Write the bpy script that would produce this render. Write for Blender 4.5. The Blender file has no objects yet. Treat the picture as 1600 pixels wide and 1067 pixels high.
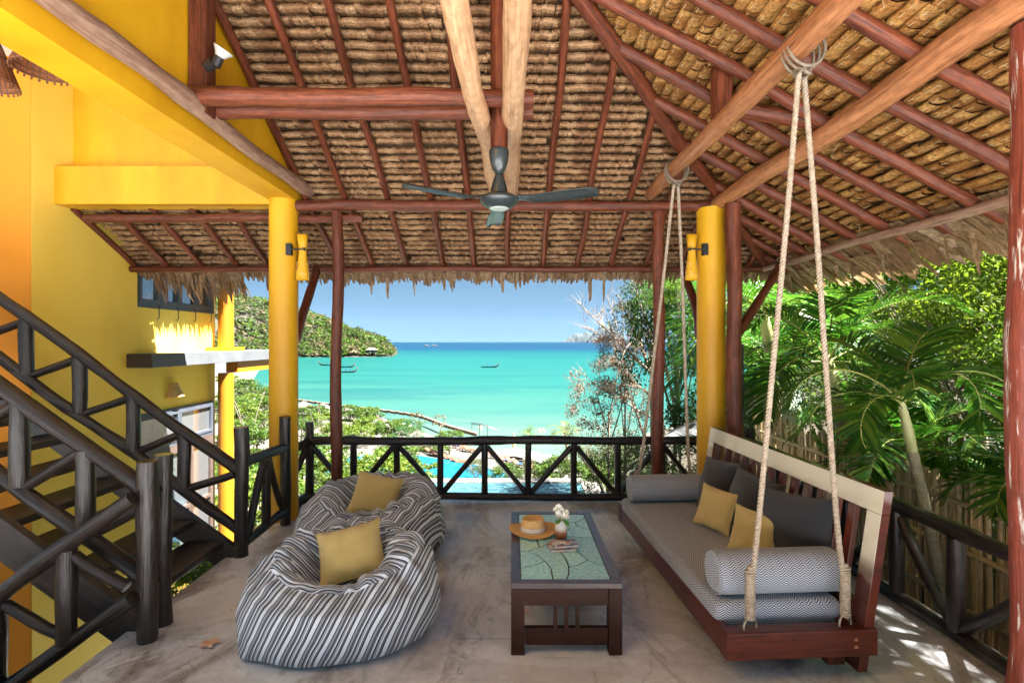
import bpy, bmesh, math, random
import numpy as np
from mathutils import Matrix, Vector, Euler, noise as mnoise

random.seed(11)
rng = np.random.default_rng(11)
scene = bpy.context.scene
COL = scene.collection
R = math.radians

# ------------------------------------------------------------------ camera, sky, sun, exposure
F = 800.0                                   # focal length in pixels of the 1600 wide photograph
CAMZ = 1.75
cam_data = bpy.data.cameras.new("camera")
cam_data.sensor_width = 36.0
cam_data.lens = 18.0
cam_data.clip_start = 0.05
cam_data.clip_end = 20000
cam = bpy.data.objects.new("camera", cam_data)
COL.objects.link(cam)
cam.location = (0, 0, CAMZ)
cam.rotation_euler = (R(90), 0, 0)
scene.camera = cam

SUN_AZ, SUN_EL = R(-18), R(60)               # azimuth measured from +X towards +Y
sun_vec = Vector((math.cos(SUN_EL) * math.cos(SUN_AZ), math.cos(SUN_EL) * math.sin(SUN_AZ), math.sin(SUN_EL)))
world = bpy.data.worlds.new("World")
scene.world = world
world.use_nodes = True
wn = world.node_tree
wn.nodes.clear()
w_out = wn.nodes.new("ShaderNodeOutputWorld")
w_bg = wn.nodes.new("ShaderNodeBackground")
w_sky = wn.nodes.new("ShaderNodeTexSky")
w_sky.sky_type = 'NISHITA'
w_sky.sun_disc = False
w_sky.sun_elevation = SUN_EL
w_sky.sun_rotation = math.atan2(sun_vec.x, sun_vec.y)
w_sky.altitude = 0
w_sky.air_density = 0.22
w_sky.dust_density = 0.0
w_sky.ozone_density = 1.6
w_bg.inputs['Strength'].default_value = 0.05
w_hs = wn.nodes.new("ShaderNodeHueSaturation")
w_hs.inputs['Saturation'].default_value = 0.9
w_hs.inputs['Hue'].default_value = 0.468
w_hs.inputs['Value'].default_value = 0.78
w_tc = wn.nodes.new("ShaderNodeTexCoord")
w_up = wn.nodes.new("ShaderNodeVectorMath")          # clear air: the whitish horizon band of the model stays below the sea line
w_up.operation = 'ADD'
w_up.inputs[1].default_value = (0, 0, 0.16)
w_nm = wn.nodes.new("ShaderNodeVectorMath")
w_nm.operation = 'NORMALIZE'
wn.links.new(w_tc.outputs['Generated'], w_up.inputs[0])
wn.links.new(w_up.outputs[0], w_nm.inputs[0])
wn.links.new(w_nm.outputs[0], w_sky.inputs[0])
wn.links.new(w_sky.outputs[0], w_hs.inputs['Color'])
wn.links.new(w_hs.outputs[0], w_bg.inputs['Color'])
wn.links.new(w_bg.outputs[0], w_out.inputs['Surface'])

sun_data = bpy.data.lights.new("sun", 'SUN')
sun_data.energy = 5.0
sun_data.angle = R(0.6)
sun_data.color = (1.0, 0.98, 0.95)
sun = bpy.data.objects.new("sun", sun_data)
COL.objects.link(sun)
sun.rotation_euler = (-sun_vec).to_track_quat('-Z', 'Y').to_euler()

scene.view_settings.view_transform = 'Standard'
scene.view_settings.look = 'None'
scene.view_settings.gamma = 1
scene.view_settings.use_curve_mapping = False
scene.view_settings.exposure = 3.4
try:
    scene.cycles.max_bounces = 10
    scene.cycles.diffuse_bounces = 6
    scene.cycles.sample_clamp_indirect = 6
except Exception:
    pass

# ------------------------------------------------------------------ helpers
def at(px, py, Y):
    """point at depth Y seen at pixel (px, py) of the 1600 x 1067 photograph"""
    return Vector(((px - 800) / F * Y, Y, CAMZ - (py - 533.5) / F * Y))

def on_plane(px, py, z):
    Y = F * (CAMZ - z) / (py - 533.5)
    return Vector(((px - 800) / F * Y, Y, z))

MW = {}                                     # world matrices of things (no depsgraph needed)

def wm(o):
    return MW.get(o.name, Matrix.Identity(4))

def thing(name, label, cat, loc=(0, 0, 0), rz=0.0, group=None, rot=None):
    o = bpy.data.objects.new(name, None)
    COL.objects.link(o)
    o.empty_display_size = 0.1
    o.location = loc
    o.rotation_euler = rot if rot else (0, 0, rz)
    MW[o.name] = Matrix.Translation(Vector(loc)) @ Euler(o.rotation_euler).to_matrix().to_4x4()
    tag(o, label, cat, group)
    return o

def tag(o, label=None, cat=None, group=None, kind=None):
    if label: o['label'] = label
    if cat: o['category'] = cat
    if group: o['group'] = group
    if kind: o['kind'] = kind
    return o

def link(name, me, parent=None, local=False):
    o = bpy.data.objects.new(name, me)
    COL.objects.link(o)
    if parent is not None:
        o.parent = parent
        MW[o.name] = wm(parent).copy()
    return o

def copy_tree(o, parent=None):
    c = o.copy()
    COL.objects.link(c)
    c.parent = parent
    MW[c.name] = wm(o).copy()
    for ch in list(o.children):
        copy_tree(ch, c)
    return c

def place(o, loc, rz=None, scale=None):
    o.location = loc
    if rz is not None: o.rotation_euler = (0, 0, rz)
    if scale is not None: o.scale = (scale,) * 3 if isinstance(scale, (int, float)) else scale
    return o

def n1(x, seed=0.0):
    return mnoise.noise(Vector((x, seed * 7.31 + 0.37, seed * 1.7)))

class MB:
    """collects geometry; build() links it as ONE mesh object"""
    def __init__(s):
        s.v, s.f, s.uv, s.sm, s.mi = [], [], [], [], []
    def add(s, verts, faces, uvs=None, smooth=False, mi=0):
        b = len(s.v)
        s.v += [tuple(p) for p in verts]
        for k, f in enumerate(faces):
            s.f.append(tuple(i + b for i in f))
            s.sm.append(smooth)
            s.mi.append(mi)
            s.uv.append(uvs[k] if uvs else [(verts[i][0] + verts[i][1], verts[i][2] + verts[i][1] * .3) for i in f])
        return s
    def box(s, c, d, rot=None, mi=0):
        hx, hy, hz = d[0] / 2, d[1] / 2, d[2] / 2
        P = [Vector((x, y, z)) for x in (-hx, hx) for y in (-hy, hy) for z in (-hz, hz)]
        fs = [(0, 1, 3, 2), (4, 6, 7, 5), (0, 4, 5, 1), (2, 3, 7, 6), (0, 2, 6, 4), (1, 5, 7, 3)]
        lay = [(1, 2), (1, 2), (0, 2), (0, 2), (0, 1), (0, 1)]
        uv = [[(P[i][a], P[i][b]) if d[a] < d[b] else (P[i][b], P[i][a]) for i in f] for f, (a, b) in zip(fs, lay)]
        if rot is not None:
            m = rot.to_matrix() if isinstance(rot, Euler) else rot
            P = [m @ p for p in P]
        P = [p + Vector(c) for p in P]
        return s.add(P, fs, uv, False, mi)
    def box2(s, a, b, mi=0):
        a, b = Vector(a), Vector(b)
        return s.box((a + b) / 2, [abs(t) for t in (b - a)], mi=mi)
    def beam(s, p0, p1, w, h, up=Vector((0, 0, 1)), mi=0):
        """board from p0 to p1, w across, h along up"""
        p0, p1 = Vector(p0), Vector(p1)
        d = p1 - p0
        L = d.length
        d.normalize()
        x = d.cross(up).normalized()
        z = x.cross(d).normalized()
        m = Matrix((x, d, z)).transposed()
        return s.box((p0 + p1) / 2, (w, L, h), m, mi)
    def tube(s, pts, rad, n=8, caps=True, mi=0, smooth=True, squash=None):
        pts = [Vector(p) for p in pts]
        m = len(pts)
        rad = [rad] * m if isinstance(rad, (int, float)) else list(rad)
        t0 = (pts[1] - pts[0]).normalized()
        ref = Vector((0, 0, 1)) if abs(t0.z) < .9 else Vector((1, 0, 0))
        x = t0.cross(ref).normalized()
        V, acc, L = [], 0.0, []
        for i, p in enumerate(pts):
            t = (pts[min(i + 1, m - 1)] - pts[max(i - 1, 0)]).normalized()
            x = (x - t * x.dot(t))
            x = x.normalized() if x.length > 1e-6 else t.orthogonal().normalized()
            y = t.cross(x)
            if i: acc += (p - pts[i - 1]).length
            L.append(acc)
            for k in range(n):
                a = 2 * math.pi * k / n
                q = squash(i, a) if squash else 1.0
                V.append(p + (x * math.cos(a) + y * math.sin(a)) * rad[i] * q)
        fs, uv = [], []
        rr = sum(rad) / m * 2 * math.pi
        for i in range(m - 1):
            for k in range(n):
                k2 = (k + 1) % n
                fs.append((i * n + k, i * n + k2, (i + 1) * n + k2, (i + 1) * n + k))
                u0, u1 = k / n * rr, (k + 1) / n * rr
                uv.append([(u0, L[i]), (u1, L[i]), (u1, L[i + 1]), (u0, L[i + 1])])
        s.add(V, fs, uv, smooth, mi)
        if caps:
            s.add(V[:n], [tuple(reversed(range(n)))], [[(V[i].x, V[i].y) for i in reversed(range(n))]], False, mi)
            s.add(V[-n:], [tuple(range(n))], [[(V[i - n].x, V[i - n].z) for i in range(n)]], False, mi)
        return s
    def log(s, p0, p1, r0, r1=None, wob=.012, n=10, seg=None, seed=None, lump=.07, mi=0):
        """a natural pole: slightly crooked, knotty"""
        p0, p1 = Vector(p0), Vector(p1)
        r1 = r0 if r1 is None else r1
        L = (p1 - p0).length
        seg = seg or max(4, int(L / .10))
        sd = random.random() * 60 if seed is None else seed
        d = (p1 - p0).normalized()
        a = d.orthogonal().normalized()
        b = d.cross(a)
        pts, rad = [], []
        for i in range(seg + 1):
            t = i / seg
            e = math.sin(math.pi * min(1, t * 4) / 2) * math.sin(math.pi * min(1, (1 - t) * 4) / 2)
            pts.append(p0.lerp(p1, t) + (a * n1(t * L * .9, sd) + b * n1(t * L * .9, sd + 9)) * wob * 2.2 * e)
            rad.append((r0 + (r1 - r0) * t) * (1 + lump * 1.5 * n1(t * L * 3.1, sd + 4) + lump * .9 * max(0, n1(t * L * 9, sd + 7))))
        f = lambda i, an: 1 + lump * .55 * mnoise.noise(Vector((math.cos(an) * 1.3 + sd, math.sin(an) * 1.3, i * .38)))
        return s.tube(pts, rad, n, True, mi, True, f)
    def lathe(s, prof, c=(0, 0, 0), n=24, mi=0, smooth=True, cap_b=False, cap_t=False, axis=None, sx=1, sy=1):
        c = Vector(c)
        V = []
        for (r, z) in prof:
            for k in range(n):
                a = 2 * math.pi * k / n
                p = Vector((r * math.cos(a) * sx, r * math.sin(a) * sy, z))
                V.append(c + (axis @ p if axis else p))
        fs, uv = [], []
        for i in range(len(prof) - 1):
            for k in range(n):
                k2 = (k + 1) % n
                fs.append((i * n + k, i * n + k2, (i + 1) * n + k2, (i + 1) * n + k))
                uv.append([(k / n, prof[i][1]), ((k + 1) / n, prof[i][1]), ((k + 1) / n, prof[i + 1][1]), (k / n, prof[i + 1][1])])
        s.add(V, fs, uv, smooth, mi)
        if cap_b: s.add(V[:n], [tuple(reversed(range(n)))], None, False, mi)
        if cap_t: s.add(V[-n:], [tuple(range(n))], None, False, mi)
        return s
    def mesh(s, name, mats, M=None):
        me = bpy.data.meshes.new(name)
        vs = [M @ Vector(p) for p in s.v] if M is not None else s.v
        me.from_pydata(vs, [], s.f)
        ul = me.uv_layers.new(name="UVMap")
        ul.data.foreach_set("uv", np.array([c for f in s.uv for q in f for c in q], dtype=np.float32))
        me.polygons.foreach_set("use_smooth", np.array(s.sm, dtype=bool))
        me.polygons.foreach_set("material_index", np.array(s.mi, dtype=np.int32))
        for m in (mats if isinstance(mats, (list, tuple)) else [mats]):
            me.materials.append(m)
        me.update()
        return me
    def build(s, name, mats, parent=None, local=False, bevel=0.0, kind=None):
        M = None
        if parent is not None and not local:
            M = wm(parent).inverted()
        me = s.mesh(name, mats, M)
        o = link(name, me, parent)
        if bevel:
            b = o.modifiers.new("bevel", 'BEVEL')
            b.width = bevel
            b.segments = 2
            b.limit_method = 'ANGLE'
        if kind: o['kind'] = kind
        return o

def cloud_mesh(name, V, nper, mats, faces=None, smooth=False, mi=None):
    """mesh from an array of (n*nper) vertices, one face per nper (3 or 4)"""
    V = np.asarray(V, dtype=np.float32).reshape(-1, 3)
    n = len(V) // nper
    me = bpy.data.meshes.new(name)
    me.vertices.add(len(V))
    me.vertices.foreach_set("co", V.ravel())
    me.loops.add(len(V))
    me.loops.foreach_set("vertex_index", np.arange(len(V), dtype=np.int32))
    me.polygons.add(n)
    me.polygons.foreach_set("loop_start", np.arange(0, len(V), nper, dtype=np.int32))
    if smooth:
        me.polygons.foreach_set("use_smooth", np.ones(n, dtype=bool))
    if mi is not None:
        me.polygons.foreach_set("material_index", np.asarray(mi, dtype=np.int32))
    for m in (mats if isinstance(mats, (list, tuple)) else [mats]):
        me.materials.append(m)
    me.update(calc_edges=True)
    return me

# ------------------------------------------------------------------ materials
def new_mat(name):
    m = bpy.data.materials.new(name)
    m.use_nodes = True
    nt = m.node_tree
    return m, nt, nt.nodes['Principled BSDF']

def N(nt, t, **kw):
    n = nt.nodes.new(t)
    for k, v in kw.items():
        if k in n.inputs: n.inputs[k].default_value = v
        else: setattr(n, k, v)
    return n

def L(nt, a, b): nt.links.new(a, b)

def c4(c): return (c[0], c[1], c[2], 1)

def mapping(nt, coord, scale):
    tc = N(nt, "ShaderNodeTexCoord")
    mp = N(nt, "ShaderNodeMapping")
    mp.inputs['Scale'].default_value = scale
    L(nt, tc.outputs[coord], mp.inputs['Vector'])
    return mp.outputs[0]

def mixc(nt, fac, a, b, mode='MIX'):
    m = N(nt, "ShaderNodeMix", data_type='RGBA', blend_type=mode)
    for s, v in ((m.inputs[0], fac), (m.inputs[6], a), (m.inputs[7], b)):
        if hasattr(v, 'is_output') or hasattr(v, 'links'): L(nt, v, s)
        else: s.default_value = v if not isinstance(v, tuple) else (c4(v) if len(v) == 3 else v)
    return m.outputs[2]

def math_n(nt, op, a, b=None, c=None):
    m = N(nt, "ShaderNodeMath", operation=op)
    for i, v in enumerate((a, b, c)):
        if v is None: continue
        if hasattr(v, 'links'): L(nt, v, m.inputs[i])
        else: m.inputs[i].default_value = v
    return m.outputs[0]

def ramp(nt, fac, stops, interp='LINEAR'):
    r = N(nt, "ShaderNodeValToRGB")
    cr = r.color_ramp
    cr.interpolation = interp
    while len(cr.elements) < len(stops): cr.elements.new(0.5)
    for e, (p, c) in zip(cr.elements, stops):
        e.position = p
        e.color = c4(c) if len(c) == 3 else c
    L(nt, fac, r.inputs[0])
    return r.outputs[0]

def noise_t(nt, vec, scale, detail=4, rough=.55, dist=0.0):
    n = N(nt, "ShaderNodeTexNoise", Scale=scale, Detail=detail, Roughness=rough, Distortion=dist)
    L(nt, vec, n.inputs['Vector'])
    return n.outputs['Fac']

def simple(name, col, rough=.5, col2=None, scale=4.0, coord='Object', stretch=(1, 1, 1), bump=0.0, bscale=None, spec=.5,
           coat=0.0, metal=0.0, detail=5, jitter=0.0, sheen=0.0, lo=.35, hi=.65, island=False, crough=.08):
    m, nt, b = new_mat(name)
    vec = mapping(nt, coord, stretch)
    if col2:
        f = noise_t(nt, vec, scale, detail)
        c = ramp(nt, f, [(lo, col), (hi, col2)])
    else:
        rgb = N(nt, "ShaderNodeRGB")
        rgb.outputs[0].default_value = c4(col)
        c = rgb.outputs[0]
    if jitter:
        if island:
            rnd = N(nt, "ShaderNodeNewGeometry").outputs['Random Per Island']
        else:
            rnd = N(nt, "ShaderNodeObjectInfo").outputs['Random']
        v = math_n(nt, 'MULTIPLY_ADD', rnd, jitter * 2, 1 - jitter)
        h = N(nt, "ShaderNodeHueSaturation")
        L(nt, v, h.inputs['Value'])
        L(nt, c, h.inputs['Color'])
        c = h.outputs[0]
    L(nt, c, b.inputs['Base Color'])
    b.inputs['Roughness'].default_value = rough
    b.inputs['Specular IOR Level'].default_value = spec
    b.inputs['Metallic'].default_value = metal
    b.inputs['Coat Weight'].default_value = coat
    b.inputs['Coat Roughness'].default_value = crough
    b.inputs['Sheen Weight'].default_value = sheen
    if bump:
        f2 = noise_t(nt, vec, bscale or scale * 4, 6, .6)
        bp = N(nt, "ShaderNodeBump", Strength=bump, Distance=.02)
        L(nt, f2, bp.inputs['Height'])
        L(nt, bp.outputs[0], b.inputs['Normal'])
    return m

def leaf_mat(name, c1, c2, trans=.35, rough=.55, c3=None, spec=.3):
    m, nt, b = new_mat(name)
    g = N(nt, "ShaderNodeNewGeometry")
    stops = [(0, c1), (.75, c2)] if c3 is None else [(0, c1), (.55, c2), (1, c3)]
    c = ramp(nt, g.outputs['Random Per Island'], stops)
    rnd = N(nt, "ShaderNodeObjectInfo").outputs['Random']
    h = N(nt, "ShaderNodeHueSaturation")
    L(nt, math_n(nt, 'MULTIPLY_ADD', rnd, .5, .75), h.inputs['Value'])
    L(nt, c, h.inputs['Color'])
    c = h.outputs[0]
    L(nt, c, b.inputs['Base Color'])
    b.inputs['Roughness'].default_value = rough
    b.inputs['Specular IOR Level'].default_value = spec
    tr = N(nt, "ShaderNodeBsdfTranslucent")
    L(nt, mixc(nt, .5, c, (c2[0] * 1.5, c2[1] * 1.5, c2[2] * .6)), tr.inputs['Color'])
    mx = N(nt, "ShaderNodeMixShader")
    mx.inputs[0].default_value = trans
    L(nt, b.outputs[0], mx.inputs[1])
    L(nt, tr.outputs[0], mx.inputs[2])
    L(nt, mx.outputs[0], nt.nodes['Material Output'].inputs['Surface'])
    return m

def wood(name, c1, c2, rough=.4, scale=1.0, bump=.35, coat=0.0, streak=26, jitter=.12, spec=.5, worn=None):
    m, nt, b = new_mat(name)
    vec = mapping(nt, 'UV', (streak, 1.6, 1))
    rnd = N(nt, "ShaderNodeObjectInfo").outputs['Random']
    off = N(nt, "ShaderNodeVectorMath", operation='ADD')
    L(nt, vec, off.inputs[0])
    cmb = N(nt, "ShaderNodeCombineXYZ")
    L(nt, math_n(nt, 'MULTIPLY', rnd, 37), cmb.inputs[2])
    L(nt, cmb.outputs[0], off.inputs[1])
    f = noise_t(nt, off.outputs[0], 1.3 * scale, 6, .62, .6)
    c = ramp(nt, f, [(.3, c1), (.7, c2)])
    vec2 = mapping(nt, 'UV', (16, 7, 1))
    f2 = noise_t(nt, vec2, 1.6, 3)
    c = mixc(nt, ramp(nt, f2, [(.45, (0, 0, 0)), (.70, (.55, .55, .55))]), c, tuple(x * .6 for x in c1))
    f5 = noise_t(nt, mapping(nt, 'UV', (34, .75, 1)), 1.7, 4, .6, .3)
    crk = ramp(nt, f5, [(.60, (1, 1, 1)), (.66, (.30, .28, .28))])
    c = mixc(nt, .8, c, crk, 'MULTIPLY')
    if worn:
        f3 = noise_t(nt, mapping(nt, 'UV', (14, 1.2, 1)), 2.2, 5, .7)
        c = mixc(nt, ramp(nt, f3, [(.57, (0, 0, 0)), (.63, (1, 1, 1))]), c, worn)
    h = N(nt, "ShaderNodeHueSaturation")
    L(nt, math_n(nt, 'MULTIPLY_ADD', rnd, jitter * 2, 1 - jitter), h.inputs['Value'])
    L(nt, c, h.inputs['Color'])
    L(nt, h.outputs[0], b.inputs['Base Color'])
    b.inputs['Roughness'].default_value = rough
    b.inputs['Specular IOR Level'].default_value = spec
    b.inputs['Coat Weight'].default_value = coat
    b.inputs['Coat Roughness'].default_value = .09
    if bump:
        bp = N(nt, "ShaderNodeBump", Strength=bump, Distance=.010)
        f6 = noise_t(nt, mapping(nt, 'UV', (11, 3.5, 1)), 1.4, 3)
        hh = math_n(nt, 'MULTIPLY_ADD', f6, 1.6, f)
        L(nt, math_n(nt, 'MULTIPLY_ADD', f5, -.8, hh), bp.inputs['Height'])
        L(nt, bp.outputs[0], b.inputs['Normal'])
    return m

m_red = wood('red_stained_wood', (.060, .0145, .0075), (.205, .053, .021), .46, bump=.7, spec=.35)
m_tan = wood('peeled_tan_wood', (.42, .22, .11), (.70, .45, .26), .42, bump=.8)
m_orange = wood('orange_wood', (.24, .085, .032), (.50, .22, .095), .38, bump=.7)
m_weather = wood('weathered_pole', (.22, .11, .07), (.46, .30, .21), .5, bump=.8)
m_peel = wood('peeling_red_paint', (.15, .030, .018), (.26, .06, .035), .4, bump=.4, worn=(.55, .52, .48))
m_black = wood('dark_brown_gloss_wood', (.010, .0065, .0055), (.028, .0175, .014), .34, bump=.6, coat=.06)
m_tread = wood('dark_tread_wood', (.030, .024, .021), (.065, .050, .043), .4, bump=.15)
m_varn = wood('varnished_hardwood', (.060, .009, .0035), (.125, .019, .006), .38, bump=.05, coat=.45, spec=.3, streak=18, jitter=.05)
def cream_varnish():  # varnish turning from brown below to cream above, edge broken by noise
    m, nt, b = new_mat('cream_to_brown_varnish')
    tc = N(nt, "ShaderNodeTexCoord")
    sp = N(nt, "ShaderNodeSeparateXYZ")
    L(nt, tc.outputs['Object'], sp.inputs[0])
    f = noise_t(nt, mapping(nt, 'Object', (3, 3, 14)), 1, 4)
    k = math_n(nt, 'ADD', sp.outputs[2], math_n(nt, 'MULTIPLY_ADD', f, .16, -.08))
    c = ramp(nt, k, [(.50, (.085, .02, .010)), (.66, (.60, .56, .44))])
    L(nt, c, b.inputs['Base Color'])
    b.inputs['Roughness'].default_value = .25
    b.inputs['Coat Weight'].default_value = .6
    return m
m_cream_varn = cream_varnish()
m_tabw = wood('table_hardwood', (.022, .0055, .0022), (.050, .012, .0045), .48, bump=.05, coat=.08, spec=.25, streak=18, jitter=.05)
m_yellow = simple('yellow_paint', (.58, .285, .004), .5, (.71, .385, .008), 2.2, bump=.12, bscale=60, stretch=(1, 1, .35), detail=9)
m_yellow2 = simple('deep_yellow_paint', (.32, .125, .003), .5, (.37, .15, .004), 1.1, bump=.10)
m_ttop = wood('sky_sheen_table_rim', (.075, .055, .052), (.13, .10, .10), .3, bump=.05, coat=.3)  # table wood lightened, the sky's reflection put into the rim colour
m_orw = simple('shaded_orange_wall', (.66, .235, .006), .75, (.70, .27, .009), .8, bump=.1, bscale=45)  # house yellow deepened to orange, shade of the camera-facing walls painted in
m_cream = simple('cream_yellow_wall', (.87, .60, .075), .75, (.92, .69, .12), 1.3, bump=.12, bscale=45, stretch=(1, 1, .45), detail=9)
m_white = simple('white_plaster', (.75, .74, .70), .8, (.68, .67, .63), 3, bump=.1)
m_grey = simple('grey_concrete_edge', (.080, .084, .088), .7, (.105, .11, .115), 3, bump=.15)
m_frame = simple('grey_window_frame', (.055, .062, .078), .45, (.072, .08, .096), 6)
m_dkframe = simple('brown_door_frame', (.07, .045, .035), .45, (.10, .07, .055), 6)
m_pane = simple('window_glass', (.30, .32, .33), .03, None, spec=.9, metal=.75)
m_curtain = simple('pale_curtain', (.55, .50, .46), .8, (.40, .33, .30), 9, stretch=(1, 1, .15))
m_metal = simple('black_metal', (.015, .016, .017), .35, (.022, .023, .024), 8)
m_fan = simple('dark_grey_fan_paint', (.022, .030, .032), .26, (.028, .037, .039), 5, spec=.6)
m_fanbot = simple('pale_fan_cap', (.30, .34, .31), .3, (.34, .38, .35), 5)
m_lead = simple('dark_grout', (.05, .06, .06), .7, (.08, .09, .09), 20)
m_straw = simple('tan_straw', (.64, .37, .13), .8, (.74, .47, .19), 60, bump=.4, bscale=180)
m_ribbon = simple('white_ribbon', (.80, .77, .72), .8, (.74, .71, .66), 40, bump=.3, bscale=200)
m_petal = simple('white_petal', (.82, .80, .74), .6, (.76, .76, .66), 20)
m_plum = simple('faded_orange_petal', (.62, .30, .16), .6, (.70, .48, .34), 18)
m_greenleaf = leaf_mat('cut_leaf', (.05, .16, .03), (.09, .24, .04), .2)
m_rope = simple('pale_rope', (.32, .25, .175), .85, (.47, .385, .29), 40, bump=.5, bscale=220)
m_iron = simple('aged_ring', (.20, .17, .12), .45, (.30, .26, .2), 30, metal=.8)
m_cblack = simple('charcoal_fabric', (.010, .011, .015), .85, (.014, .016, .020), 20, bump=.5, bscale=500, sheen=.3)
m_cyell = simple('mustard_fabric', (.52, .39, .125), .85, (.57, .43, .15), 12, bump=.5, bscale=500, sheen=.25)
m_bamboo = wood('bamboo_cane', (.38, .27, .125), (.62, .47, .27), .5, bump=.3, streak=30, jitter=.3)
m_bark = simple('grey_bark', (.10, .08, .06), .9, (.17, .14, .10), 6, stretch=(4, 4, 1), bump=.8)
m_twig = simple('pale_twig', (.16, .125, .09), .8, (.24, .19, .14), 8)
m_palmbark = simple('ringed_palm_trunk', (.20, .17, .09), .75, (.30, .26, .15), 2, stretch=(1, 1, 14), bump=.6, bscale=4)
m_gshaft = simple('palm_crownshaft', (.34, .36, .12), .5, (.45, .44, .2), 5, stretch=(6, 6, 1))
m_sand = simple('sand', (.50, .42, .32), .95, (.60, .52, .41), .25, bump=.3, bscale=3)
m_bounce = simple('bounce_paving', (.72, .72, .74), .8, (.79, .79, .80), .8, bump=.1)  # for the added ground behind the camera, pale to bounce sun
m_bounce_dim = simple('dim_bounce_paving', (.36, .36, .36), .85, (.44, .43, .42), .8, bump=.1)  # darker version for the left slab, to cut its bounce
m_soil = simple('soil_and_litter', (.13, .085, .05), .95, (.22, .15, .085), 1.2, bump=.8, bscale=6)
m_deck = simple('pale_stone_deck', (.085, .076, .066), .7, (.12, .106, .095), 2.5, bump=.1)
m_thdark = simple('grey_thatch', (.07, .055, .047), .95, (.11, .09, .075), 8, bump=.8, bscale=40)
m_brickwall = simple('brown_retaining_wall', (.13, .088, .058), .9, (.18, .13, .09), 3)
m_lwood = simple('brown_lounger_wood', (.085, .03, .013), .6, (.13, .048, .021), 5)
m_blue = simple('blue_towel', (.008, .04, .12), .85, (.011, .055, .15), 6)
m_canvas = simple('white_canvas', (.26, .25, .24), .85, (.23, .22, .21), 4)
m_gcanvas = simple('grey_canvas', (.09, .09, .09), .85, (.12, .12, .12), 2)
m_hull = simple('dark_boat_hull', (.012, .015, .018), .6, (.03, .032, .033), 2)
m_skin = simple('skin', (.45, .25, .16), .6, (.5, .29, .19), 9)
m_rock = simple('hazed_karst_rock', (.016, .026, .030), .95, (.035, .045, .045), .012, bump=.5, bscale=.05)  # bluish tone: some of the distance haze is painted into the rock
m_shorerock = simple('shore_rock', (.025, .022, .014), .95, (.055, .045, .03), .3)

L_dark = leaf_mat('dark_leaf', (.012, .040, .009), (.035, .095, .016), .3)
L_mid = leaf_mat('mid_leaf', (.020, .054, .007), (.060, .115, .014), .40, c3=(.11, .145, .022))
L_lime = leaf_mat('lime_leaf', (.030, .070, .006), (.085, .135, .012), .42, c3=(.135, .16, .025))
L_olive = leaf_mat('olive_leaf', (.026, .044, .011), (.068, .090, .024), .3)
L_nmid = leaf_mat('sunny_leaf', (.045, .115, .013), (.125, .23, .026), .55, c3=(.21, .29, .045))
L_nlim = leaf_mat('sunny_lime_leaf', (.060, .125, .011), (.15, .225, .021), .52, c3=(.23, .255, .04))
L_dry = leaf_mat('dry_leaf', (.08, .064, .032), (.145, .115, .058), .3)
L_pink = leaf_mat('pinkish_leaf', (.095, .046, .036), (.17, .105, .088), .38, c3=(.20, .18, .11))
L_palm = leaf_mat('palm_leaf', (.014, .064, .010), (.044, .145, .016), .40, .42, c3=(.15, .24, .026), spec=.35)
L_palmy = leaf_mat('yellow_palm_leaf', (.05, .08, .01), (.12, .13, .025), .35, .45)
m_rach = simple('palm_rachis', (.20, .24, .05), .5, (.32, .33, .08), 4)

# thatch: dry nipa leaf, every blade its own tone
def thatch_mat(name, c1, c2, c3, fine=70.0, trans=.12):
    m, nt, b = new_mat(name)
    g = N(nt, "ShaderNodeNewGeometry")
    c = ramp(nt, g.outputs['Random Per Island'], [(0, c1), (.5, c2), (1, c3)])
    vec = mapping(nt, 'UV', (fine, 5, 1))
    f = noise_t(nt, vec, 1.0, 4, .7)
    c = mixc(nt, ramp(nt, f, [(.32, (1, 1, 1)), (.6, (0, 0, 0))]), c, tuple(x * .45 for x in c1))
    h = N(nt, "ShaderNodeHueSaturation")
    rnd = N(nt, "ShaderNodeObjectInfo").outputs['Random']
    L(nt, math_n(nt, 'MULTIPLY_ADD', rnd, .3, .85), h.inputs['Value'])
    L(nt, c, h.inputs['Color'])
    L(nt, h.outputs[0], b.inputs['Base Color'])
    b.inputs['Roughness'].default_value = .6
    b.inputs['Specular IOR Level'].default_value = .35
    bp = N(nt, "ShaderNodeBump", Strength=.6, Distance=.004)
    L(nt, f, bp.inputs['Height'])
    L(nt, bp.outputs[0], b.inputs['Normal'])
    tr = N(nt, "ShaderNodeBsdfTranslucent")
    L(nt, h.outputs[0], tr.inputs['Color'])
    mx = N(nt, "ShaderNodeMixShader")
    mx.inputs[0].default_value = trans
    L(nt, b.outputs[0], mx.inputs[1])
    L(nt, tr.outputs[0], mx.inputs[2])
    L(nt, mx.outputs[0], nt.nodes['Material Output'].inputs['Surface'])
    return m
m_thatch = thatch_mat('dry_thatch', (.22, .105, .048), (.395, .215, .100), (.53, .33, .168))
m_thatch_r = thatch_mat('golden_thatch', (.28, .115, .030), (.48, .232, .064), (.62, .355, .112), 40)
m_fringe = thatch_mat('fringe_thatch', (.20, .11, .055), (.36, .22, .11), (.46, .33, .2), 30, .25)
m_stitch = simple('pale_stitch', (.62, .48, .27), .7)
m_bed = simple('thatch_underlay', (.10, .06, .03), .9, (.16, .10, .05), 12)

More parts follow.
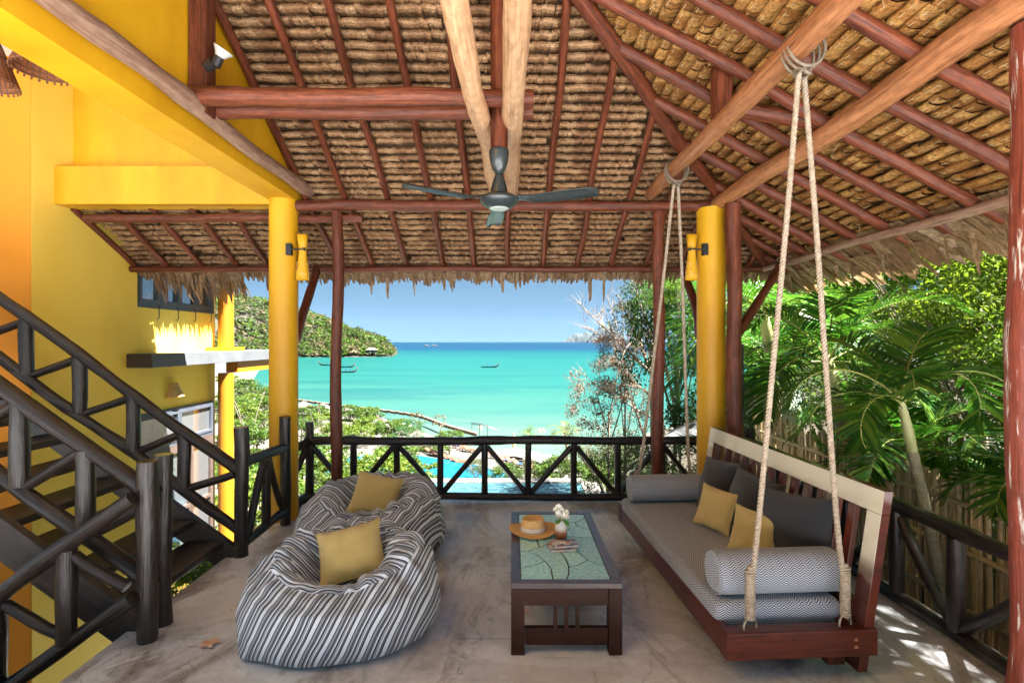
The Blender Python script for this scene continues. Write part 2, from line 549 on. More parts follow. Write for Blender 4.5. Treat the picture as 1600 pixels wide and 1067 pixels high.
# polished, stained cement
def floor_mat():
    m, nt, b = new_mat('polished_cement')
    vec = mapping(nt, 'Object', (1, 1, 1))
    f1 = noise_t(nt, vec, .9, 8, .6, .8)
    c = ramp(nt, f1, [(.30, (.34, .335, .335)), (.44, (.58, .58, .59)), (.64, (.75, .755, .765))])
    f2 = noise_t(nt, mapping(nt, 'Object', (1.5, .5, 1)), 1.1, 9, .68, 1.6)
    c = mixc(nt, ramp(nt, f2, [(.50, (0, 0, 0)), (.66, (.85, .85, .85))]), c, (.20, .155, .13))
    f3 = noise_t(nt, vec, 18, 6, .7)
    c = mixc(nt, .35, c, ramp(nt, f3, [(.3, (.20, .18, .17)), (.7, (.52, .50, .48))]), 'OVERLAY')
    wv = N(nt, "ShaderNodeVectorMath", operation='ADD')
    L(nt, vec, wv.inputs[0])
    wn_ = N(nt, "ShaderNodeTexNoise", Scale=1.3, Detail=6, Roughness=.6)
    L(nt, vec, wn_.inputs['Vector'])
    sc_ = N(nt, "ShaderNodeVectorMath", operation='SCALE')
    sc_.inputs['Scale'].default_value = .9
    L(nt, wn_.outputs['Color'], sc_.inputs[0])
    L(nt, sc_.outputs[0], wv.inputs[1])
    vo = N(nt, "ShaderNodeTexVoronoi", feature='DISTANCE_TO_EDGE', Scale=.62)
    L(nt, wv.outputs[0], vo.inputs['Vector'])
    c = mixc(nt, ramp(nt, vo.outputs['Distance'], [(.0012, (.5, .5, .5)), (.0045, (0, 0, 0))]), c, (.13, .11, .10))
    f7 = noise_t(nt, mapping(nt, 'Object', (2.2, 2.2, 1)), 2.1, 9, .75, .5)
    c = mixc(nt, ramp(nt, f7, [(.54, (0, 0, 0)), (.62, (.38, .38, .38))]), c, (.80, .78, .76))
    f4 = noise_t(nt, vec, 95, 2, .5)
    c = mixc(nt, ramp(nt, f4, [(.70, (0, 0, 0)), (.74, (1, 1, 1))]), c, (.12, .09, .075))
    L(nt, c, b.inputs['Base Color'])
    L(nt, ramp(nt, f1, [(.3, (.16, .16, .16)), (.7, (.38, .38, .38))]), b.inputs['Roughness'])
    bp = N(nt, "ShaderNodeBump", Strength=.12, Distance=.01)
    L(nt, f3, bp.inputs['Height'])
    L(nt, bp.outputs[0], b.inputs['Normal'])
    return m
m_floor = floor_mat()

# striped ticking (UV.x carries the distance across the stripes, metres)
def stripe_mat():
    m, nt, b = new_mat('striped_ticking')
    tc = N(nt, "ShaderNodeTexCoord")
    sp = N(nt, "ShaderNodeSeparateXYZ")
    L(nt, tc.outputs['UV'], sp.inputs[0])
    s = math_n(nt, 'FRACT', math_n(nt, 'MULTIPLY', sp.outputs[0], 1 / .082))
    W, K, G, D = (.62, .67, .74), (.012, .014, .020), (.25, .275, .315), (.10, .112, .135)
    c = ramp(nt, s, [(0, W), (.20, K), (.26, G), (.38, K), (.43, D), (.52, W), (.60, K), (.68, G), (.78, W), (.84, D), (.93, K)], 'CONSTANT')
    L(nt, c, b.inputs['Base Color'])
    b.inputs['Roughness'].default_value = .85
    b.inputs['Sheen Weight'].default_value = .2
    f = noise_t(nt, mapping(nt, 'UV', (1, 1, 1)), 420, 2)
    bp = N(nt, "ShaderNodeBump", Strength=.3, Distance=.002)
    L(nt, f, bp.inputs['Height'])
    L(nt, bp.outputs[0], b.inputs['Normal'])
    return m
m_stripe = stripe_mat()

# herringbone weave, UV in metres
def herring_mat():
    m, nt, b = new_mat('herringbone_weave')
    tc = N(nt, "ShaderNodeTexCoord")
    sp = N(nt, "ShaderNodeSeparateXYZ")
    L(nt, tc.outputs['UV'], sp.inputs[0])
    tri = math_n(nt, 'PINGPONG', math_n(nt, 'MULTIPLY', sp.outputs[0], 1 / .027), 1.0)
    y = math_n(nt, 'ADD', math_n(nt, 'MULTIPLY', sp.outputs[1], 1 / .0125), math_n(nt, 'MULTIPLY', tri, 1.5))
    fr = math_n(nt, 'FRACT', y)
    c = ramp(nt, fr, [(0, (.04, .044, .054)), (.44, (.04, .044, .054)), (.5, (.46, .50, .56)), (.94, (.46, .50, .56)), (1, (.04, .044, .054))])
    L(nt, c, b.inputs['Base Color'])
    b.inputs['Roughness'].default_value = .85
    b.inputs['Sheen Weight'].default_value = .2
    return m
m_herr = herring_mat()

def glass_tile_mat():
    m, nt, b = new_mat('teal_glass_mosaic')
    vec = mapping(nt, 'Object', (1, 1, 1))
    f = noise_t(nt, vec, 55, 5, .65)
    c = ramp(nt, f, [(.3, (.20, .50, .50)), (.55, (.46, .82, .82)), (.75, (.66, .92, .90))])
    h = N(nt, "ShaderNodeHueSaturation")
    rnd = N(nt, "ShaderNodeObjectInfo").outputs['Random']
    L(nt, math_n(nt, 'MULTIPLY_ADD', rnd, .3, .8), h.inputs['Value'])
    L(nt, c, h.inputs['Color'])
    L(nt, h.outputs[0], b.inputs['Base Color'])
    b.inputs['Roughness'].default_value = .07
    b.inputs['Specular IOR Level'].default_value = .6
    bp = N(nt, "ShaderNodeBump", Strength=.12, Distance=.003)
    L(nt, f, bp.inputs['Height'])
    L(nt, bp.outputs[0], b.inputs['Normal'])
    return m
m_tile = glass_tile_mat()

def vase_mat():
    m, nt, b = new_mat('dip_glazed_ceramic')
    tc = N(nt, "ShaderNodeTexCoord")
    sp = N(nt, "ShaderNodeSeparateXYZ")
    L(nt, tc.outputs['Object'], sp.inputs[0])
    f = noise_t(nt, tc.outputs['Object'], 40, 3)
    z = math_n(nt, 'ADD', math_n(nt, 'MULTIPLY', sp.outputs[2], 1 / .13), math_n(nt, 'MULTIPLY', f, .25))
    c = ramp(nt, z, [(.15, (.09, .025, .012)), (.5, (.34, .12, .05)), (.72, (.72, .66, .58)), (1, (.78, .74, .68))])
    L(nt, c, b.inputs['Base Color'])
    b.inputs['Roughness'].default_value = .2
    return m
m_vase = vase_mat()

def sea_mat():
    m, nt, b = new_mat('sea_water')
    g = N(nt, "ShaderNodeTexCoord")
    sp = N(nt, "ShaderNodeSeparateXYZ")
    L(nt, g.outputs['Object'], sp.inputs[0])
    f = noise_t(nt, mapping(nt, 'Object', (.004, .012, 1)), 1, 6, .6, .4)
    f5 = noise_t(nt, mapping(nt, 'Object', (.012, .05, 1)), 1, 6, .65, .5)
    # distance from the shore drives depth; log scale keeps the shallows readable
    d = math_n(nt, 'ADD', sp.outputs[1], math_n(nt, 'MULTIPLY', sp.outputs[0], .25))
    lg = math_n(nt, 'LOGARITHM', math_n(nt, 'MAXIMUM', d, 10), 10)
    t = math_n(nt, 'ADD', math_n(nt, 'MULTIPLY_ADD', lg, .5, -.78), math_n(nt, 'MULTIPLY_ADD', f, .09, -.045))
    c = ramp(nt, t, [(.12, (.058, .092, .070)), (.20, (.0225, .077, .059)), (.34, (.0085, .068, .056)), (.50, (.0045, .062, .055)),
                     (.60, (.0018, .049, .050)), (.655, (.0008, .028, .048)), (.72, (.0003, .018, .044)), (1, (.0003, .017, .042))])
    c = mixc(nt, math_n(nt, 'MULTIPLY', ramp(nt, f5, [(.48, (0, 0, 0)), (.70, (1, 1, 1))]), .6), c, (.001, .036, .040))
    L(nt, c, b.inputs['Base Color'])
    b.inputs['Roughness'].default_value = .3
    b.inputs['Specular IOR Level'].default_value = .04
    fw = noise_t(nt, mapping(nt, 'Object', (.25, .7, 1)), 1, 5, .6)
    bp = N(nt, "ShaderNodeBump", Strength=.35, Distance=.25)
    L(nt, fw, bp.inputs['Height'])
    L(nt, bp.outputs[0], b.inputs['Normal'])
    return m
m_sea = sea_mat()

def pool_mat(name, c1, c2, scale, tiles=0.0):
    m, nt, b = new_mat(name)
    vec = mapping(nt, 'Object', (1, 1, 1))
    f = noise_t(nt, vec, scale, 4, .6, .5)
    c = ramp(nt, f, [(.35, c1), (.65, c2)])
    L(nt, c, b.inputs['Base Color'])
    b.inputs['Roughness'].default_value = .08
    b.inputs['Specular IOR Level'].default_value = .35
    bp = N(nt, "ShaderNodeBump", Strength=.25, Distance=.03)
    L(nt, noise_t(nt, vec, 2.2, 4), bp.inputs['Height'])
    L(nt, bp.outputs[0], b.inputs['Normal'])
    return m
m_pool1 = pool_mat('turquoise_pool_water', (.004, .085, .15), (.008, .11, .17), .5)
m_pool2 = pool_mat('grey_green_pool_water', (.025, .075, .09), (.055, .115, .13), 7)

def ground_mat():
    """sand near the shore, litter and soil on the slope: by height"""
    m, nt, b = new_mat('sand_and_soil')
    tc = N(nt, "ShaderNodeTexCoord")
    sp = N(nt, "ShaderNodeSeparateXYZ")
    L(nt, tc.outputs['Object'], sp.inputs[0])
    f = noise_t(nt, mapping(nt, 'Object', (1, 1, 1)), .25, 6, .65)
    f2 = noise_t(nt, mapping(nt, 'Object', (1, 1, 1)), 3, 6, .65)
    sand = ramp(nt, f2, [(.3, (.066, .056, .044)), (.7, (.102, .088, .070))])
    soil = ramp(nt, f2, [(.3, (.030, .026, .012)), (.7, (.075, .055, .03))])
    k = math_n(nt, 'ADD', sp.outputs[2], math_n(nt, 'MULTIPLY_ADD', f, 1.6, -.8))
    L(nt, mixc(nt, ramp(nt, math_n(nt, 'MULTIPLY_ADD', k, .5, 4.85), [(.2, (0, 0, 0)), (.6, (1, 1, 1))]), sand, soil), b.inputs['Base Color'])
    b.inputs['Roughness'].default_value = .95
    bp = N(nt, "ShaderNodeBump", Strength=.5, Distance=.1)
    L(nt, f2, bp.inputs['Height'])
    L(nt, bp.outputs[0], b.inputs['Normal'])
    return m
m_ground = ground_mat()
# ================================================================== THE SETTING: ground, sea
SEAZ = -11.0
SHORE = np.array([(-900, 520), (-420, 430), (-165, 392), (-112, 235), (-71, 146), (-45, 109), (-14.7, 84), (-6.7, 71), (2.4, 66.5),
                  (10, 62), (30, 58), (60, 72), (150, 120), (900, 400)], dtype=float)
def shore_y(x): return np.interp(x, SHORE[:, 0], SHORE[:, 1])
def smooth(t):
    t = np.clip(t, 0, 1)
    return t * t * (3 - 2 * t)
def ground_z(x, y):
    x, y = np.asarray(x, float), np.asarray(y, float)
    d = (shore_y(x) - y) * .75
    z = np.clip(-11.7 + .11 * d, -14, -9.75)
    s = smooth((34 - y) / 26)
    near = np.where(x < 2.3, -2.6, -.55)
    k = smooth((x - 1.8) / 1.0)
    near = -3.4 * (1 - k) + (-.55 - .42 * np.clip(y - 6.6, 0, 20)) * k
    z = z * (1 - s) + near * s
    hill = np.clip((x - 6.5 - .10 * np.clip(y, 0, 200)) , 0, 60)
    z = z + hill * .55 * smooth((95 - y) / 45)
    return z
xs = np.concatenate([np.arange(-900, -200, 50), np.arange(-200, -20, 5), np.arange(-20, 26, 1.0), np.arange(26, 160, 6), np.arange(160, 901, 60)])
ys = np.concatenate([np.arange(-40, 4, 2), np.arange(4, 40, 1.0), np.arange(40, 120, 2.5), np.arange(120, 560, 10)])
GX, GY = np.meshgrid(xs, ys)
GZ = ground_z(GX, GY)
GZ = GZ + .12 * np.sin(GX * 1.3 + GY * .7) * np.sin(GY * .9 - GX * .4) * (GX > 2.5)
g = MB()
nx = len(xs)
V = np.stack([GX, GY, GZ], -1).reshape(-1, 3)
fs = [(j * nx + i, j * nx + i + 1, (j + 1) * nx + i + 1, (j + 1) * nx + i) for j in range(len(ys) - 1) for i in range(nx - 1)]
g.add(V.tolist(), fs, None, True)
tag(g.build('ground', m_ground), kind='structure')

s = MB()
s.add([(-16000, 30, SEAZ), (16000, 30, SEAZ), (16000, 10500, SEAZ), (-16000, 10500, SEAZ)], [(0, 1, 2, 3)])
tag(s.build('sea', m_sea), kind='structure')

# terrace floor: cement bays with shallow joints
floor_bed = MB().box2((-2.30, -6, -.40), (2.72, 5.76, -.012)).build('terrace_floor', m_lead)
tag(floor_bed, kind='structure')
xcuts = [-2.33, 2.75]
ycuts = [-6, -4, -2, .2, 1.35, 3.02, 4.55, 5.79]
for i in range(1):
    for j in range(len(ycuts) - 1):
        MB().box2((xcuts[i] + .003, ycuts[j] + .003, -.06), (xcuts[i + 1] - .003, ycuts[j + 1] - .003, 0)).build('cement_bay', m_floor, floor_bed, bevel=.002)
MB().box2((-2.32, -6, -3.2), (2.70, 5.72, -.41)).build('terrace_footing', m_white, floor_bed)

# unseen pale slabs behind the camera, added to bounce sunlight under the roof
tag(MB().box2((-14, -22, -.42), (16, -6.003, -.02)).build('bounce_ground', m_bounce), kind='structure')
tag(MB().box2((2.753, -6.0, -.42), (16, .2, -.03)).build('bounce_ground', m_bounce), kind='structure')

tag(MB().box2((-4.52, 5.8, -3.6), (-1.8, 9.5, -3.33)).build('lower_yard', m_white), kind='structure')
tag(MB().box2((-14, -5.997, -.42), (-2.345, -.62, -.025)).build('bounce_ground', m_bounce_dim), kind='structure')  # added to throw light on the stairs and left walls
# ================================================================== THE HOUSE on the left
house = thing('yellow_house', 'yellow plastered house wing beside the stairs, with grey windows and a concrete canopy', 'house', (-4.6, 5.5, -2.6))
def wallbox(a, b, m, nm='wall'):
    return MB().box2(a, b).build(nm, m, house)
wallbox((-4.85, 4.80, -3.4), (-4.50, 6.15, 4.60), m_cream)
wallbox((-4.849, 4.792, -3.4), (-4.505, 4.799, 4.599), m_orw)                # thin skin on the wall end, its shade put into the orange
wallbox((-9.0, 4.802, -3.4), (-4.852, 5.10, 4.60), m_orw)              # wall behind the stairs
wallbox((-4.499, 5.25, 3.20), (-2.40, 5.45, 4.60), m_yellow)              # back wall over the beam
wallbox((-4.498, 5.03, 3.10), (-2.39, 5.249, 3.47), m_yellow, 'beam')     # lower beam with ledge
wallbox((-2.39, -.6, 3.14), (-2.13, 5.20, 3.30), m_yellow, 'beam')        # beam running to the column
wallbox((-2.36, -.6, 3.301), (-2.09, 5.17, 6.4), m_yellow)                # gable wall above it
wallbox((-9.0, -.4, 4.42), (-2.37, 5.24, 4.60), m_white, 'ceiling')
wallbox((-9.0, -.4, 3.25), (-8.8, 5.0, 4.40), m_yellow)
# rear wing: upper storey wall with window opening, canopy, lower storey with door opening
wx0, wx1 = -4.85, -4.56
y0, y1 = 6.152, 7.86
uw = (6.17, 7.80, 2.17, 3.05)         # upper window y0,y1,z0,z1
lw = (6.17, 7.80, -1.35, .86)         # lower glazed door
wallbox((wx0, y0, uw[3]), (wx1, y1, 3.4), m_cream)
wallbox((wx0, y0, 1.30), (wx1, y1, uw[2]), m_cream)
wallbox((wx0, y0, lw[3]), (wx1, y1, 1.299), m_cream)
wallbox((wx0, uw[1], uw[2]), (wx1, y1, uw[3]), m_cream)
wallbox((wx0, lw[1], -3.4), (wx1, y1, lw[3]), m_cream)
wallbox((wx0, y0, -3.4), (wx1, lw[1], lw[2]), m_cream)
wallbox((-9, 7.6, -3.4), (wx0 - .001, 7.86, 3.4), m_cream)
can = MB().box2((-4.9, 5.98, 1.44), (-4.20, 9.3, 1.605)).build('canopy_slab', m_grey, house, bevel=.006)
MB().box2((-4.26, 5.976, 1.441), (-4.203, 5.985, 1.60)).build('dark_soffit_board', m_tread, can)
MB().box2((-4.498, 5.972, 1.445), (-4.206, 5.979, 1.60)).build('fascia_board', m_tread, can)
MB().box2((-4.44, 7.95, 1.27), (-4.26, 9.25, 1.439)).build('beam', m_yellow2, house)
MB().box2((-4.56, 7.62, 1.606), (-4.21, 8.06, 1.66)).build('plinth', m_yellow, house)
# eave of the rear wing
ev = MB()
ev.add([(-5.4, 5.9, 3.42), (-4.05, 5.9, 2.93), (-4.05, 9.6, 2.93), (-5.4, 9.6, 3.42), (-5.4, 5.9, 3.55), (-4.05, 5.9, 3.03), (-4.05, 9.6, 3.03), (-5.4, 9.6, 3.55)],
       [(0, 1, 2, 3), (7, 6, 5, 4), (0, 4, 5, 1), (1, 5, 6, 2), (2, 6, 7, 3), (3, 7, 4, 0)])
roofw = ev.build('wing_roof', m_bed, house)
fr = MB()
for i in range(260):
    y = 5.95 + 3.6 * i / 260 + random.uniform(-.01, .01)
    l = random.uniform(.03, .13)
    w = random.uniform(.012, .03)
    fr.add([(-4.06, y - w, 2.99), (-4.06, y + w, 2.99), (-4.0 + random.uniform(-.02, .03), y + w * .2 + random.uniform(-.03, .03), 2.95 - l)], [(0, 1, 2)])
fr.build('wing_thatch_fringe', m_fringe, roofw, kind='stuff')

def window(nm, x, ya, yb, za, zb, n, m, fw=.055, cross=None, curtain=True):
    f = MB()
    f.box2((x - .06, ya, za), (x + .02, yb, za + fw))
    f.box2((x - .06, ya, zb - fw), (x + .02, yb, zb))
    f.box2((x - .06, ya, za + fw), (x + .02, ya + fw, zb - fw))
    f.box2((x - .06, yb - fw, za + fw), (x + .02, yb, zb - fw))
    win = f.build(nm, m, house, bevel=.004)
    iw = (yb - ya - 2 * fw) / n
    for k in range(n):
        a, b = ya + fw + k * iw, ya + fw + (k + 1) * iw
        sash = MB()
        zz = zb - fw
        z0 = za + fw
        t = fw * .8
        sash.box2((x - .045, a + .003, z0), (x + .032, a + t, zz))
        sash.box2((x - .045, b - t, z0), (x + .032, b - .003, zz))
        sash.box2((x - .044, a + t, z0), (x + .031, b - t, z0 + t))
        sash.box2((x - .044, a + t, zz - t), (x + .031, b - t, zz))
        if cross: sash.box2((x - .044, a + t, cross - t / 2), (x + .031, b - t, cross + t / 2))
        sash.build('sash', m, win, bevel=.003)
        MB().box2((x - .012, a + t, z0 + t), (x - .004, b - t, zz - t)).build('pane', m_pane, win)
        if n == 4:
            MB().box2((x + .033, a + .02, z0 + .30), (x + .052, a + .035, z0 + .44)).build('latch', m_metal, win)
            hk = [Vector((x + .03, a + .30, z0 - .02)), Vector((x + .06, a + .30, z0 - .03)), Vector((x + .06, a + .30, z0 - .18)), Vector((x + .03, a + .30, z0 - .20))]
            MB().tube(hk, .006, 5).build('stay_hook', m_metal, win)
window('window', wx1, uw[0], uw[1], uw[2], uw[3], 4, m_frame, .06)
window('glazed_door', wx1, lw[0], lw[1], .35, lw[3], 2, m_frame, .05)
window('glazed_door', wx1, lw[0], lw[1], lw[2], .348, 3, m_dkframe, .06, cross=-.55)

# half shade clay lamp on the lower wall
lamp = thing('wall_lamp', 'pale yellow half cone wall lamp pierced with flowers above the glazed door', 'lamp', (wx1, 6.87, 1.02))
lb = MB()
rows, segs = [(.055, .17), (.062, .15), (.085, .09), (.125, .01), (.135, -.01)], 14
Vv = []
for r, z in rows:
    for k in range(segs + 1):
        a = -math.pi / 2 + math.pi * k / segs
        Vv.append((wx1 + .005 + r * math.cos(a), 6.87 + r * math.sin(a) * 1.0, 1.02 + z))
w1 = segs + 1
lb.add(Vv, [(i * w1 + k, i * w1 + k + 1, (i + 1) * w1 + k + 1, (i + 1) * w1 + k) for i in range(len(rows) - 1) for k in range(segs)], None, True)
lb.add([Vv[k] for k in range(w1)], [tuple(range(w1))])
so = lb.build('shade', simple('clay_shade', (.62, .36, .12), .6, (.7, .45, .18), 12), lamp)
sm = so.modifiers.new('solid', 'SOLIDIFY'); sm.thickness = .008
m_glow = simple('pierced_glow', (.9, .75, .4), .5)
pz = MB()
for (a0, zz) in ((-.75, .05), (.45, .09)):
    for q in range(5):
        t = q * 2 * math.pi / 5
        aa, z2 = a0 + .13 * math.cos(t), zz + .017 * math.sin(t)
        rr = np.interp(z2, [-.01, .01, .09, .15, .17], [.135, .125, .085, .062, .055]) + .010
        c = Vector((wx1 + .005 + rr * math.cos(aa), 6.87 + rr * math.sin(aa), 1.02 + z2))
        pz.lathe([(.0015, -.002), (.008, 0), (.0015, .002)], c, 6, axis=Vector((math.cos(aa), math.sin(aa), .3)).to_track_quat('Z', 'Y').to_matrix())
pz.build('pierced_flower', m_glow, lamp)

# ================================================================== columns
def column(label, x, y, z0, z1, r, m=None):
    t = thing('yellow_column', label, 'column', (x, y, z0), group='yellow columns')
    MB().lathe([(r, z0), (r, z0 + .02), (r * .995, (z0 + z1) / 2), (r, z1)], (x, y, 0), 28, cap_b=True, cap_t=True).build('shaft', m or m_yellow, t)
    return t
cl = column('round yellow column at the left corner of the terrace, under the diagonal beam', -2.26, 5.07, -.02, 3.139, .135)
cr = column('round yellow column at the right corner of the terrace, behind the swing bed', 1.97, 5.07, -.02, 3.06, .135)
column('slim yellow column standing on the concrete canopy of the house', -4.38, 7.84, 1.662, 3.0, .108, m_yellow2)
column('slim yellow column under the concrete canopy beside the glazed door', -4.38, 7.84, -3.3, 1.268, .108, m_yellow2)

def sconce(label, colx, side):
    """hour-glass shade of pierced yellow metal held off the column by a black arm"""
    y = 5.07
    x = colx + side * .215
    z = 2.62 if side > 0 else 2.62
    t = thing('column_sconce', label, 'wall light', (colx + side * .135, y - .02, z), group='sconces on the columns')
    b = MB()
    b.box((colx + side * .10, y - .105, z + .02), (.05, .05, .11))
    b.tube([(colx + side * .10, y - .12, z + .02), (x + side * .03, y - .13, z + .02)], .008, 6)
    b.lathe([(.004, -.016), (.018, -.006), (.018, .006), (.004, .016)], (x + side * .04, y - .13, z + .02), 10)
    b.build('bracket', m_metal, t)
    sh = MB()
    prof = [(.062, -.27), (.058, -.20), (.044, -.08), (.036, 0), (.043, .08), (.056, .17)]
    sh.lathe(prof, (x, y - .07, z), 18, sy=.8)
    so = sh.build('shade', m_yellow, t)
    mo = so.modifiers.new('solid', 'SOLIDIFY'); mo.thickness = .004
    p = MB()
    r2 = random.Random(5)
    for i in range(34):
        a, zz = r2.uniform(-math.pi, 0.2), r2.uniform(-.25, -.10)
        rr = np.interp(zz, [-.27, -.20, -.08], [.062, .058, .044]) + .006
        c = Vector((x + rr * math.cos(a), y - .07 + rr * .8 * math.sin(a), z + zz))
        p.lathe([(.001, -.002), (r2.uniform(.004, .007), 0), (.001, .002)], c, 6, axis=Vector((math.cos(a), math.sin(a), 0)).to_track_quat('Z', 'Y').to_matrix())
    p.build('pierced_pattern', m_glow, t, kind='stuff')
sconce('pierced yellow hourglass sconce on the left terrace column', -2.26, 1)
sconce('pierced yellow hourglass sconce on the right terrace column', 1.97, -1)

# ================================================================== ROOF
PIT = .552                                   # rise over run
PZ, PY, PX = 3.09, 5.07, 2.05                # purlins
RUP, TUP = .105, .165                        # rafter axis and thatch soffit above the purlin axis
def zf(y): return PZ - PIT * (y - PY)        # front slope
def zr(x): return PZ - PIT * (x - PX)        # right slope
roof = thing('thatched_roof', 'thatched hip roof on red stained rafters and poles over the terrace', 'roof', (-.5, 3.0, PZ))
YB = 1.6                                     # roof cut short above the camera so sun and sky get in
def pole(p0, p1, r, m, nm, r1=None, wob=.012, n=10, seed=None, lump=.07):
    return MB().log(p0, p1, r, r1, wob, n, seed=seed, lump=lump).build(nm, m, roof)
# rafters of the front slope
for i in range(-11, 8):
    x = -.03 + .405 * i
    ytop = max(YB, 3.02 + x) if x > -2.4 else 5.22
    ytop = min(ytop, 5.9)
    if x > 2.3: ytop = x + 3.05
    yb = 6.16
    if ytop > yb - .15: continue
    j = random.uniform(-.012, .012)
    pole((x + j, ytop, zf(ytop) + RUP), (x + j + random.uniform(-.015, .015), yb, zf(yb) + RUP), .031, m_red, 'rafter', .033, .012)
# rafters of the right slope
for i in range(-5, 12):
    y = 1.02 + .388 * i + .388 * 0
    if y < YB: continue
    xtop = max(-2.0, y - 3.02)
    xb = 3.30
    pole((xtop, y, zr(xtop) + RUP), (xb, y + random.uniform(-.02, .02), zr(xb) + RUP), .042, m_red, 'rafter', .042, .014)
for k, y in enumerate((5.32, 5.62, 5.86)):
    pole((y - 3.02, y, zr(y - 3.02) + RUP), (3.26, y + .02, zr(3.26) + RUP), .036, m_red, 'rafter', .036, .008)
# hips and purlins
t0, t1 = -1.16, 4.1
pole((PX - t1, PY - t1, PZ + PIT * t1 + .08), (PX - t0, PY - t0, PZ + PIT * t0 + .08), .062, m_red, 'hip_rafter', .055, .02, 10, 3)
pole((-2.13, PY - .0, PZ), (2.0, PY, PZ), .054, m_red, 'purlin', .052, .014, 10, 5)
pole((-4.28, 5.14, 2.985), (-1.50, 5.14, 2.985), .042, m_red, 'purlin', .040, .008, 10, 9)
pole((2.01, 5.20, 3.10), (2.10, .5, 3.13), .066, m_orange, 'purlin', .075, .02, 12, 21)
pole((-4.49, 6.03, 2.60), (3.02, 6.03, 2.60), .036, m_red, 'eave_pole', .036, .008, 8, 12)
pole((2.96, 6.10, 2.60), (3.06, .5, 2.62), .034, m_weather, 'eave_pole', .040, .016, 9, 14)
# king post, ties and the two peeled logs
MB().log((-.085, 3.35, 2.99), (-.085, 3.35, 5.0), .056, .056, .004, 4, lump=.02, seed=2).build('king_post', m_red, roof)
pole((-2.10, 3.25, 3.305), (.135, 3.25, 3.290), .060, m_red, 'tie_beam', .052, .010, 10, 31)
pole((-2.10, 3.45, 3.30), (.14, 3.45, 3.295), .056, m_red, 'tie_beam', .050, .012, 10, 37)
pole((-.258, 1.3, 3.215), (-.155, 4.98, 3.20), .060, m_tan, 'long_log', .066, .022, 12, 41, .10)
pole((.040, 1.3, 3.235), (-.015, 4.98, 3.20), .064, m_tan, 'long_log', .070, .022, 12, 44, .10)
pole((-2.025, .2, 3.265), (-2.035, 5.12, 3.245), .050, m_weather, 'wall_pole', .058, .014, 14, 47, .12)
pole((1.395, 5.16, 3.235), (1.50, .5, 3.26), .062, m_orange, 'swing_beam', .072, .012, 12, 51)
MB().box2((1.375, 3.44, 3.255), (1.485, 3.555, 4.05)).build('strut', m_red, roof, bevel=.006)
pole((1.40, 3.50, 3.36), (2.10, 3.44, 3.215), .056, m_red, 'collar_tie', .054, .006, 10, 53)
MB().box2((-2.08, 3.285, 3.22), (-1.965, 3.40, 4.62)).build('strut', m_red, roof, bevel=.006)
# braces out to the eaves
pole((2.10, 4.80, 1.80), (2.92, 5.50, 2.62), .045, m_red, 'brace', .040, .006)
pole((1.90, 5.18, 1.80), (2.02, 6.05, 2.62), .050, m_red, 'brace', .046, .03)
pole((-2.19, 5.20, 1.78), (-2.30, 6.05, 2.62), .050, m_red, 'brace', .046, .03)

# --- thatch: panels of overlapping dry leaf, seen from inside
ROW = .087
def thatch_panel_mesh(length, blade, stitch, mats, seed, name, flat=False):
    """local: x along the row, y down the slope, z outward (away from the room)"""
    r = random.Random(seed)
    m = MB()
    x = 0.0
    prof = [(-.006, .022), (-.005, -.002), (.012, -.008), (.042, .006), (.118, .092)]
    if flat: prof = [(-.004, .014), (-.002, -.003), (.016, -.005), (.052, .004), (.116, .058)]
    while x < length:
        w = blade * r.uniform(.7, 1.3)
        z0, tilt, sk, dl = r.uniform(-.007, .007) + .006 * n1(x * 6, seed), r.uniform(-.006, .006), r.uniform(-.010, .010), r.uniform(-.005, .005) + .008 * n1(x * 4, seed + 5)
        V, uv = [], []
        for i, (d, z) in enumerate(prof):
            q = i / 4
            V += [(x - .002 + sk * q, d + dl, z + z0 - tilt), (x + w + .002 + sk * q, d + dl, z + z0 + tilt)]
        u0 = r.uniform(0, 40)
        fs = [(2 * i, 2 * i + 1, 2 * i + 3, 2 * i + 2) for i in range(4)]
        uv = [[(u0, i * .25), (u0 + w * 1.0, i * .25), (u0 + w, i * .25 + .25), (u0, i * .25 + .25)] for i in range(4)]
        m.add(V, fs, uv, False, 0)
        if stitch and r.random() < .85:
            c, h = x + w * .5, z0 + .0
            l = min(w * .42, .02)
            m.add([(c - l, .014 + dl, h - .0125), (c + l, .016 + dl, h - .0125), (c + l, .020 + dl, h - .0120), (c - l, .018 + dl, h - .0120)], [(0, 1, 2, 3)], None, False, 1)
            if r.random() < .6:
                m.add([(c - .0015, .012 + dl, h - .0130), (c + .0015, .012 + dl, h - .0130), (c + .0015, .042 + dl, h - .0045), (c - .0015, .042 + dl, h - .0045)], [(0, 1, 2, 3)], None, False, 1)
        x += w
    return m.mesh(name, mats)
PL = .81
front_meshes = [thatch_panel_mesh(PL, .030, False, [m_thatch], 100 + k, 'thatch_panel') for k in range(6)]
right_meshes = [thatch_panel_mesh(PL, .075, True, [m_thatch_r, m_stitch], 200 + k, 'thatch_panel', True) for k in range(6)]
sl = math.sqrt(1 + PIT * PIT)
ex_f = (Vector((1, 0, 0)), Vector((0, 1, -PIT)) / sl, Vector((0, PIT, 1)) / sl)
ex_r = (Vector((0, -1, 0)), Vector((1, 0, -PIT)) / sl, Vector((PIT, 0, 1)) / sl)
def basis(o, e, s=1.0):
    M = Matrix.Identity(4)
    for c in range(3):
        for r_ in range(3): M[r_][c] = e[c][r_]
    return Matrix.Translation(o) @ M
slots = []                                   # (seen size, matrix, mesh)
nrow = int((6.28 - 2.5) * sl / ROW)
